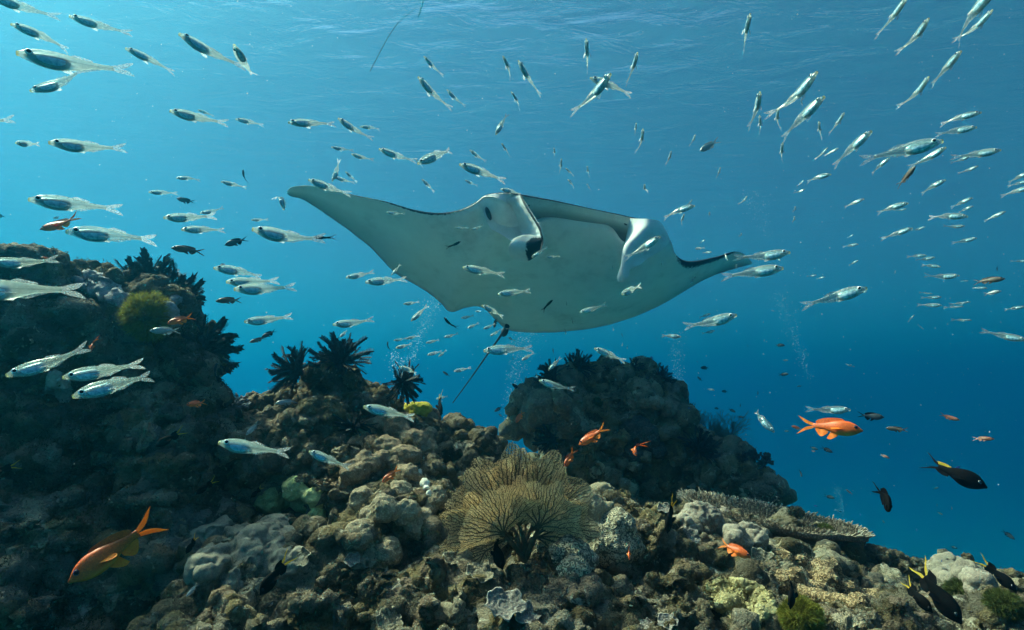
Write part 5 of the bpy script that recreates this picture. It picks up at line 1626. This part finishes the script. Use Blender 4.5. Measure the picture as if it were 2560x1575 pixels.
# every fish: kind letter, nose x, nose y, tail x, tail y (in patches of the photo at 2.853x), degrees towards (+) or away from (-) the camera, bend
PATCH = {'A': (0, 0), 'B': (860, 0), 'C': (1700, 0), 'D': (0, 520), 'F': (860, 520), 'E': (1700, 520), 'G': (0, 1045), 'H': (860, 1045), 'I': (1700, 1045)}
LETTER = dict(g='glass', o='orange', n='brown', s='slate', k='black', y='grey', b='blue', r='red', t='yellowtail', l='slim', w='whitetail', z='lyretail', v='sliver')
FISH = """
A g -10 -30 375 150 0 0;g 150 183 485 330 5 0;g 552 125 905 250 5 0;g 237 390 905 545 5 0;g 252 645 650 540 10 .3;g 942 355 1240 505 10 0;g 1333 260 1715 515 10 0;g 1700 335 1785 600 35 .2 70;g 1246 795 1610 890 0 0;g 1422 785 1530 825 20 0
A g 1693 852 1885 885 5 0;g 2067 875 2400 875 15 0;g -320 850 90 890 0 0;g 135 1020 280 1030 50 0;g 416 1020 870 1080 12 0;g 1268 1270 1430 1265 0 0;g 1588 1297 1755 1335 0 0;g 1077 1370 1260 1375 0 0;g 288 1425 835 1490 0 0;s 1740 1210 1730 1320 20 .4;s 1270 1415 1392 1452 0 0
A g 2015 1495 2000 1290 10 1.3 40;g 2213 1285 2500 1395 10 0;g 2365 1290 2440 1140 20 .3;g 2385 1262 2530 1310 20 0
B g 575 410 705 548 20 0;g 537 560 755 800 15 0;g 737 645 860 770 15 0;g 1133 408 1230 580 20 0;g 1243 445 1400 690 20 0;g 1192 660 1290 785 20 0;g 1720 292 1755 540 30 0;g 1888 545 1645 835 35 0;g 1753 560 2080 660 5 0;g 2083 388 2030 605 35 0
B g 1083 955 1168 795 25 0;g -30 850 200 1012 10 0;g 117 905 270 905 10 0;g -85 1050 70 1078 0 0;g 58 1100 215 1150 5 0;g 257 1065 520 1165 10 0;g 525 1165 830 1025 15 -.4 -30;g 515 1140 575 1200 30 0;g 898 1072 1012 1160 10 0;g 826 1175 1170 1285 10 0
B g 1125 1025 1190 1115 30 0;g 1497 1055 1508 1130 45 0;g 1548 1135 1546 1250 35 0;g 1580 1200 1650 1255 20 0;g 1594 1280 1660 1340 20 0;g 1733 1185 1747 1270 35 0;g 1735 1312 1762 1370 30 0;g 2082 880 2070 970 40 0;g 2125 925 2125 1105 35 0;g 2330 1080 2307 1180 40 0;g 2143 1318 2140 1372 68 0
B g 557 1280 655 1370 10 0;g 865 1285 955 1328 10 0;g 1116 1350 1290 1375 15 0;g 13 1225 100 1300 10 0
C g 475 118 457 385 35 0;g 1565 5 1450 265 35 0;g 1724 150 1630 395 35 0;g 2170 -70 1935 310 30 0;g 2167 90 2040 320 35 0;g 1952 380 1815 610 35 0;g 1732 560 1632 795 35 0;g 552 668 533 920 40 0;g 560 830 592 970 40 0;g 690 778 685 940 40 0
C g 927 535 700 885 30 0;g 858 712 890 775 30 0;g 985 705 710 995 25 0;g 982 872 1012 1000 40 0;g 1152 810 1085 960 35 0;g 106 962 78 1045 40 0;y 150 1075 262 1005 45 0;g 284 1195 265 1275 40 0;g 722 1022 720 1170 40 0;g 1324 945 1085 1190 20 0
C g 1042 1055 975 1145 20 0;g 1120 1058 1030 1110 15 0;g 2107 805 1850 865 10 0;g 2078 910 1830 955 10 0;g 1805 1012 1310 1140 5 0;g 1857 1055 1660 1210 15 0;g 1475 1130 1350 1240 15 0;n 1655 1190 1570 1340 35 0;g 2240 1072 1960 1130 10 0;g 2052 1110 1945 1175 15 0
C g 2105 1185 1995 1245 10 0;g 1867 1285 1710 1380 10 0;g 2470 1228 2340 1300 10 0;g 2480 1330 2300 1395 5 0;g 2475 1288 2345 1325 5 0;g 1062 1245 880 1282 15 .3;g 880 1285 838 1330 20 0;g 884 1350 818 1385 30 0;g 474 1400 432 1465 40 0;g 1297 1420 1170 1475 15 0
C g 1602 1450 1390 1512 10 0;g 1606 1490 1530 1505 15 0;g 2062 1412 1935 1480 15 0;g 2075 1470 1980 1515 15 0;g 820 1475 815 1512 68 0;g 85 1425 55 1465 50 0;g 97 1468 -150 1535 10 0
E g 28 45 -12 130 45 0;g 210 30 206 62 68 0;g 815 62 812 102 66 0;g 437 180 437 203 72 0;g 178 228 130 248 30 0;g 112 290 172 285 50 0;g 225 315 155 318 30 0;g 342 378 308 310 30 0;g 762 318 380 375 8 0;g 712 430 290 487 8 0;g 715 378 688 350 50 0
E g 402 405 400 432 70 0;g 75 545 97 490 50 0;g 1634 145 1440 220 8 0;g 1737 135 1650 172 10 0;g 1232 190 1195 215 30 0;g 1262 258 1158 275 10 0;g 1265 375 1195 410 15 0;g 2020 62 1770 45 8 0;g 2297 25 2180 95 10 0;g 2012 128 1880 140 5 0;g 2093 215 1950 255 8 0
E g 1742 338 1620 345 5 0;g 1802 352 1685 378 8 0;g 1842 420 1720 400 8 0;g 1963 482 1750 500 5 0;g 2050 520 1998 518 5 0;n 2287 505 2100 525 5 0;g 2177 572 2085 562 8 0;y 2275 592 2170 615 8 0;g 2470 375 2365 382 5 0;s 2262 450 2258 408 20 0;y 1535 445 1532 472 50 0
E g 970 478 905 490 20 0;g 1030 492 970 505 20 0;g 1294 575 870 700 8 0;g 1328 598 1272 602 30 0;g 1847 635 1725 642 5 0;v 1790 612 1710 600 0 0;g 1848 695 1700 688 5 0;v 2052 670 1925 690 0 0;v 2005 703 1885 705 0 0;v 2063 800 1940 798 0 0;g 2440 703 2320 725 8 0
E v 1667 763 1620 812 0 0;v 1732 865 1698 828 0 0;g 2425 942 2170 875 8 0;g 390 765 20 868 8 0;g 215 755 130 780 15 0;g 245 875 155 897 15 0;s 482 650 470 660 30 0;y 650 730 678 735 30 0;y 598 808 588 822 50 0;y 402 870 402 888 60 0;y 602 938 600 955 60 0;w 814 910 832 908 50 0
E y 770 1085 728 1087 10 0;y 905 1122 896 1142 50 0;v 1185 1112 1242 1136 0 0;g 1192 1440 905 1438 12 0;g 655 1595 490 1400 15 .5;s 745 980 672 977 5 0;k 148 1140 210 1138 25 0;s 125 1202 160 1237 10 0;k 298 1307 342 1309 30 0;s 772 1183 703 1190 20 0;s 835 1273 875 1266 10 0
E s 553 1332 560 1298 30 0;k 246 1428 286 1429 20 0;s 395 1457 342 1428 10 0;s 428 1420 434 1390 20 0;s 457 1492 402 1490 5 0;y 246 1300 190 1288 5 0;s 42 1470 50 1462 20 0;b 55 1426 78 1428 20 0;b 118 1090 134 1104 10 0;s 1440 1492 1265 1480 5 0;s 320 872 300 878 20 0;s 478 975 490 995 20 0
F g 306 30 438 48 8 0;g 791 140 890 146 15 0;g 905 155 1000 130 15 .3;g 920 205 985 182 20 0;g 798 385 862 390 25 0;g 848 425 1160 472 10 0;g 338 478 405 402 20 0;g 18 497 222 458 8 0;g 158 530 460 502 10 0;g 1340 350 1455 275 15 0;g 1443 350 1542 346 20 0;g 1680 350 1720 348 55 0
F g 1735 200 1732 240 60 0;g 1350 440 1378 470 58 0;g 1345 495 1312 465 50 0;g 1912 440 1918 405 65 0;g 2060 485 2050 455 65 0;g 2265 408 2263 372 65 0;g 2248 205 2005 372 15 0;g 1985 615 2110 550 58 0;g 1097 615 1345 580 8 0;g 1683 745 1880 690 8 0;g 1590 695 1588 662 65 0
F g 1632 822 1632 788 65 0;g 1580 900 1582 860 65 0;g 1922 875 1918 845 60 0;g 425 685 542 670 20 0;g 480 805 600 692 20 0;g 985 695 1157 778 25 0;g 938 738 985 733 45 0;g 836 785 928 768 25 0;g 880 858 968 815 15 0;g 996 862 1078 825 30 0;g 1043 912 1128 865 20 0;n 1070 855 1092 770 15 0
F g -70 832 218 805 18 0;g -28 918 42 862 40 0;g 356 945 450 930 20 0;g 445 932 542 908 20 0;g 370 997 488 970 15 0;g 586 962 688 935 20 0;g 714 920 822 900 10 0;g 596 1048 708 1016 20 0;g 675 1062 730 1012 30 0;g 997 1020 1372 985 8 0;g 1268 1085 1362 1028 25 0;g 1172 922 1215 945 55 0
F g 785 1165 908 1138 15 0;g 398 1132 552 1180 30 0;g 1458 1158 1552 1058 15 0;g 1788 1002 2018 1095 15 0;g 1592 1075 1600 1040 60 0;g 1918 1080 1912 1112 62 0;g 1982 985 1986 958 62 0;g 2020 1005 2018 975 62 0;g 2072 1120 2068 1085 58 0;g 1375 1215 1378 1165 60 0
F g 2398 918 2248 905 12 0;g 1940 1230 1925 1195 55 0;g 1393 1230 1650 1318 12 0;g 145 1420 518 1495 12 0;g 658 1362 755 1335 15 0;g 1140 832 1178 803 5 0;l 832 240 718 296 5 0;s 895 500 903 538 5 .5;l 1490 655 1393 742 5 .3;l 713 780 802 888 10 .5;s 672 690 704 686 10 0
F s 312 952 305 1022 35 .4;n 203 1032 204 1062 30 0;n 703 1165 757 1202 15 0;k 1205 1062 1207 1096 40 0;s 1490 1000 1495 1058 20 0;s 1612 1022 1606 1058 20 0;s 1980 892 1988 932 20 0;b 2186 1055 2212 1082 10 0;s 1863 1096 1880 1102 20 0;k 1198 1253 1252 1298 10 0;n 845 1292 843 1320 40 0
F s 1073 1452 1133 1412 10 0;s 1102 1468 1135 1492 15 0;t 692 1485 668 1295 30 0;b 2225 925 2235 938 20 0
D g 1195 70 1530 62 10 0;g 1438 35 1600 12 8 0;g 1315 155 1608 145 8 0;g 1797 85 1912 84 5 0;g 547 170 1108 218 5 0;g 1828 155 2318 270 12 0;g 1792 155 1835 160 40 0;w 2235 212 2402 214 5 0;g 1548 430 1908 466 12 0;g 1634 528 1985 522 10 0;g 1693 580 2105 570 15 0;g 1760 812 2082 776 10 0
D g -10 385 382 400 15 0;g -240 590 565 560 5 0;g 132 1192 622 1008 5 .2;g 516 1208 992 1108 10 0;g 595 1342 1112 1150 12 0;n 1238 285 1462 312 5 0;s 1610 265 1767 214 5 0;n 1548 665 1735 647 5 0;n 1783 958 1900 922 5 0;s 1868 925 1972 870 10 0;n 1108 430 1275 458 5 0;n 943 415 1080 442 5 0
D y 1085 877 1288 870 5 0;y 1968 1395 2122 1372 8 0;n 2010 1062 2105 1043 5 0;s 1540 1105 1515 1235 30 .3;k -40 45 35 68 5 0;o 318 152 578 80 5 0;o 385 75 425 62 40 0;o 1208 825 1378 765 15 0;o 650 1032 655 905 35 .3;o 1340 1405 1472 1380 35 0;o 1572 408 1600 398 55 0;o 298 352 362 358 5 0
G o 612 1142 1095 690 5 .3;g 1583 178 2062 255 10 0;g 2207 240 2500 362 12 0;y 1763 120 1850 22 10 0;t 1135 200 1310 75 5 0;t -75 400 125 325 5 0;t 1415 540 1540 425 5 0;t 1345 960 1398 830 30 0;t 1888 1245 2060 955 10 0;t 1800 565 1875 478 20 0;y 1345 1270 1400 1180 10 0
H o 278 455 398 348 10 0;o 1675 190 1890 60 8 0;o 2082 268 2030 135 40 .9;o 1572 348 1645 215 20 .2;o 2030 1008 2032 895 35 0;o 1226 32 1282 -58 20 0;t 1135 1065 1008 775 25 .3;t 2295 810 2355 555 30 0
I o 1263 90 835 30 5 0;o 800 58 875 82 20 0;o 487 990 270 872 8 .2;r 1977 15 1855 -22 8 0;r 2222 150 2090 142 5 0;r 1188 508 1226 548 15 0;n 1483 72 1622 92 10 0;z 2112 490 1735 270 5 0;k 1475 650 1465 485 62 0;s 1098 572 1028 552 15 0;w 1148 668 1104 653 20 0;b 980 630 948 622 10 0
I s 980 225 923 205 10 0;o 964 240 935 232 15 0;s 1082 246 1008 203 10 0;r 1487 288 1428 252 10 0;s 865 420 860 362 20 0;n 722 565 716 535 30 0;b 1288 698 1282 678 20 0;n 1455 750 1445 722 20 0;b 1688 808 1682 785 20 0;s 1842 495 1805 508 15 0;n 1830 630 1836 602 20 0;n 1868 690 1835 668 15 0
I r 1935 655 1945 625 25 0;s 1972 930 1925 912 15 0;s 2368 865 2308 795 10 0;b 1860 1028 1872 1002 20 0;s 410 272 424 248 20 0;s 414 66 428 52 20 0;s 775 95 735 92 20 0;b 1965 360 2005 340 20 0;t 2330 1215 2165 985 15 0;t 1905 1430 1685 985 15 .2;t 1745 1370 1595 1130 15 0;t 762 1345 855 1085 25 0
"""

# places in the picture, used for the wording of labels (first one that holds a fish names it)
PLACES = [
    ('against the dark left outcrop', (0, 860, 560, 1330)),
    ('in the dark lower left corner', (0, 1330, 480, 1575)),
    ('by the left outcrop algae clump', (330, 620, 560, 870)),
    ('across the left outcrop top', (0, 600, 330, 860)),
    ('in the top left corner', (0, 0, 340, 260)),
    ('near the surface upper left', (340, 0, 860, 260)),
    ('high at the left edge', (0, 260, 330, 480)),
    ('above the left wing tip', (600, 260, 900, 500)),
    ('left of the left wing tip', (330, 260, 620, 480)),
    ('above the left outcrop', (0, 480, 330, 640)),
    ('below the left wing tip', (330, 480, 860, 640)),
    ('right of the left outcrop', (520, 640, 830, 900)),
    ('over the middle ridge', (560, 840, 900, 1120)),
    ('near the surface above manta', (860, 0, 1500, 250)),
    ('just above the manta left wing', (860, 250, 1290, 520)),
    ('just above the manta mouth', (1290, 250, 1720, 520)),
    ('across the manta left wing', (840, 500, 1180, 640)),
    ('across the manta belly', (1130, 590, 1640, 790)),
    ('behind the manta left wing', (840, 640, 1130, 740)),
    ('by the manta right head lobe', (1480, 480, 1720, 680)),
    ('under the manta rear edge', (950, 740, 1330, 900)),
    ('around the manta tail', (900, 860, 1280, 1060)),
    ('above the far outcrop', (1300, 780, 1640, 920)),
    ('against the far outcrop', (1270, 900, 1720, 1160)),
    ('around the sea fan', (1080, 1060, 1480, 1400)),
    ('over the middle reef slope', (480, 1060, 1300, 1575)),
    ('over corals right of fan', (1400, 1200, 1800, 1575)),
    ('near the surface top right', (1720, 0, 2560, 250)),
    ('above the manta right wing', (1700, 250, 2060, 500)),
    ('high at the right', (2060, 200, 2560, 500)),
    ('by the manta right wing tip', (1700, 500, 2000, 720)),
    ('in the middle right water', (2000, 480, 2560, 860)),
    ('under the manta right wing', (1600, 680, 1960, 860)),
    ('right of the far outcrop', (1600, 800, 2100, 1010)),
    ('low in the right water', (1880, 960, 2560, 1230)),
    ('just above the table coral', (1750, 1000, 2200, 1300)),
    ('over the lower right slope', (1750, 1300, 2560, 1575)),
    ('low at the right edge', (2100, 1100, 2560, 1450)),
    ('in the open water', (-400, -400, 3000, 2000)),
]
LOOK = dict(glass='glassy silver fish', orange='orange fish', brown='brown fork-tailed fish', slate='small dark fish', black='round black fish', grey='pale grey fish', blue='tiny blue fish', red='reddish fish',
            yellowtail='black fish with yellow tail', lyretail='black lyre-tailed fish', slim='slender black fish', whitetail='black fish with white tail', sliver='thin silver fry')
GROUPS = dict(glass='school of glassy silver fish', orange='orange reef fish', brown='brown fork-tailed fish', slate='small dark fish over the reef', black='round black fish', grey='pale grey fish', blue='tiny blue fish',
              red='reddish fish at the right', yellowtail='black fish with yellow tails', lyretail='black lyre-tailed fish at the right', slim='slender black fish near the manta', whitetail='black fish with white tails', sliver='thin silver fry')
ORD = ['', 'first', 'second', 'third', 'fourth', 'fifth', 'sixth', 'seventh', 'eighth', 'ninth', 'tenth', 'eleventh', 'twelfth', 'thirteenth', 'fourteenth', 'fifteenth', 'sixteenth', 'seventeenth', 'eighteenth', 'nineteenth', 'twentieth']


def facing(hx, hy, tx, ty, phi):
    dx, dy = hx - tx, hy - ty
    if phi >= 50: return 'seen head-on'
    a = math.degrees(math.atan2(-dy, dx)) % 360
    return ['facing right', 'facing upper right', 'facing up', 'facing upper left', 'facing left', 'facing lower left', 'facing down', 'facing lower right'][int(((a + 22.5) % 360) // 45)]


def build_fish():
    fish_materials(); fish_specs()
    bvh = BVHTree.FromPolygons(np.concatenate(REEF_V).tolist(), np.concatenate(REEF_F).tolist())
    k = 860 / 2453.0
    rows = []
    for line in FISH.strip().splitlines():
        ox, oy = PATCH[line[0]]
        for it in line[2:].split(';'):
            q = it.split()
            hx, hy, tx, ty = [float(v) * k for v in q[1:5]]
            rows.append([LETTER[q[0]], hx + ox, hy + oy, tx + ox, ty + oy, float(q[5]), float(q[6]), float(q[7]) if len(q) > 7 else 0.0])
    # labels: look, size, heading, place, and a rank from the left where several are left alike
    info = []
    for r in rows:
        L = math.hypot(r[1] - r[3], r[2] - r[4])
        cx, cy_ = (r[1] + r[3]) / 2, (r[2] + r[4]) / 2
        pl = next(p for p, (a, b, c, d) in PLACES if a <= cx < c and b <= cy_ < d)
        sz = 'large' if L > 130 else ('' if L > 48 else 'small')
        look = LOOK[r[0]]
        if look.startswith(('small', 'tiny')): sz = ''
        info.append((' '.join(w for w in (sz, look) if w), facing(*r[1:6]), pl, cx, cy_))
    labels = [None] * len(rows)
    by = {}
    for i, (a, b, c, x, y) in enumerate(info): by.setdefault((a, b, c), []).append(i)
    for (a, b, c), ids in by.items():
        ids.sort(key=lambda i: info[i][3])
        for n, i in enumerate(ids):
            if len(ids) == 1: labels[i] = '%s %s %s' % (a, b, c)
            elif n == 0: labels[i] = 'leftmost %s %s %s' % (a, b, c)
            elif n == len(ids) - 1: labels[i] = 'rightmost %s %s %s' % (a, b, c)
            else: labels[i] = '%s from left %s %s %s' % (ORD[n + 1], a, b, c)
    rs = np.random.RandomState(77)
    for r, lb in zip(rows, labels):
        bend = r[6] if r[6] else float(rs.choice([-.24, -.12, -.06, .06, .12, .24]))
        if abs(bend) >= .15: bend = math.copysign(min([.24, .3, .4, .5, .9, 1.3], key=lambda v: abs(v - abs(bend))), bend)
        place_fish(r[0], r[1], r[2], r[3], r[4], r[5], bend, lb, GROUPS[r[0]], bvh, r[7] + rs.uniform(-9, 9), rs.uniform(.93, 1.07))


build_fish()

# ---------------------------------------------------------------- bubbles, drifting specks, the mooring line
def small_things():
    bub = bpy.data.materials.new('air_bubble'); bub.use_nodes = True
    nt = bub.node_tree; nt.nodes.clear(); out = nt.nodes.new('ShaderNodeOutputMaterial')
    g = nd(nt, 'ShaderNodeBsdfTranslucent'); g.inputs['Color'].default_value = (.85, .92, .95, 1)
    t = nd(nt, 'ShaderNodeBsdfTransparent'); mx = nd(nt, 'ShaderNodeMixShader', Fac=.7)
    nt.links.new(t.outputs[0], mx.inputs[1]); nt.links.new(g.outputs[0], mx.inputs[2]); nt.links.new(mx.outputs[0], out.inputs['Surface'])
    speck = simple('pale_speck', (.6, .62, .58), .8, 0, .2, None, .25, .3)
    octa = np.array([[1, 0, 0], [-1, 0, 0], [0, 1, 0], [0, -1, 0], [0, 0, 1], [0, 0, -1]], float)
    of = np.array([[0, 2, 4], [2, 1, 4], [1, 3, 4], [3, 0, 4], [2, 0, 5], [1, 2, 5], [3, 1, 5], [0, 3, 5]])

    def cloud(name, pts, rad, m, label, cat):
        pts = np.array(pts); rad = np.array(rad)
        V = (pts[:, None] + octa[None] * rad[:, None, None]).reshape(-1, 3)
        F = (of[None] + (np.arange(len(pts)) * 6)[:, None, None]).reshape(-1, 3)
        o = link(name, mesh_np(name, V, F, [m]))
        tag(o, label, cat, kind='stuff')
    rs = np.random.RandomState(4)
    # streams: foot pixel, top pixel, distance, width px, count
    streams = [((985, 1000), (1090, 740), 5.2, 26, 500, 'stream of fine bubbles rising past the left rear corner of the manta'),
               ((1265, 1060), (1320, 800), 5.5, 34, 650, 'stream of fine bubbles rising behind the manta tail left of the far outcrop'),
               ((1000, 960), (985, 880), 4.4, 22, 160, 'puff of bubbles above the feather star on the middle ridge'),
               ((1700, 1010), (1690, 830), 6.0, 26, 320, 'faint bubbles rising at the right shoulder of the far outcrop'),
               ((2030, 960), (1945, 730), 7.0, 26, 420, 'faint slanting column of bubbles in the open water at the right'),
               ((1915, 600), (1880, 480), 7.0, 40, 200, 'faint cloud of bubbles right of the manta near mid height'),
               ((2110, 1300), (2092, 1215), 7.0, 14, 160, 'short stream of bubbles above the table coral')]
    for (a, b, d, w, n, lb) in streams:
        pts, rad = [], []
        for k in range(n):
            f = rs.rand() ** .8
            x = a[0] + (b[0] - a[0]) * f + rs.normal() * w * (.4 + .6 * f) * .6
            y = a[1] + (b[1] - a[1]) * f + rs.normal() * 6
            pts.append(P(x, y, d + rs.normal() * .12)); rad.append(.0016 + .0028 * rs.rand() ** 3)
        cloud('bubbles', pts, rad, bub, lb, 'bubbles')
    pts, rad = [], []
    for k in range(2200):
        d = .5 + 5.0 * rs.rand() ** .8
        pts.append(P(rs.uniform(-100, 2660), rs.uniform(-60, 1250), d)); rad.append((.00045 + .0010 * rs.rand() ** 2) * (.5 + .35 * d))
    cloud('drifting_specks', pts, rad, speck, 'pale specks of plankton drifting in the water', 'plankton')
    # a thin line hanging from the surface
    ln = simple('rope_grey', (.12, .16, .18), .8)
    path = [P(x, y, 5.4) for x, y in ((1062, -30), (1046, 8), (1030, 28), (1000, 52), (975, 85), (950, 130), (925, 178))]
    q = crom(np.array(path), np.linspace(0, len(path) - 1, 40))
    segs = [(q[i], q[i + 1], .0042, .0042) for i in range(39)]
    V, F = tube_mesh(segs, 5)
    o = link('rope', mesh_np('rope', V, F, [ln])); tag(o, 'thin grey line hanging from the surface at the top of the picture', 'rope')
    segs = [(np.array(P(1064, -20, 5.35)), np.array(P(1046, 42, 5.35)), .014, .008)]
    V, F = tube_mesh(segs, 6)
    link('weight', mesh_np('weight', V, F, [ln]), o)


small_things()
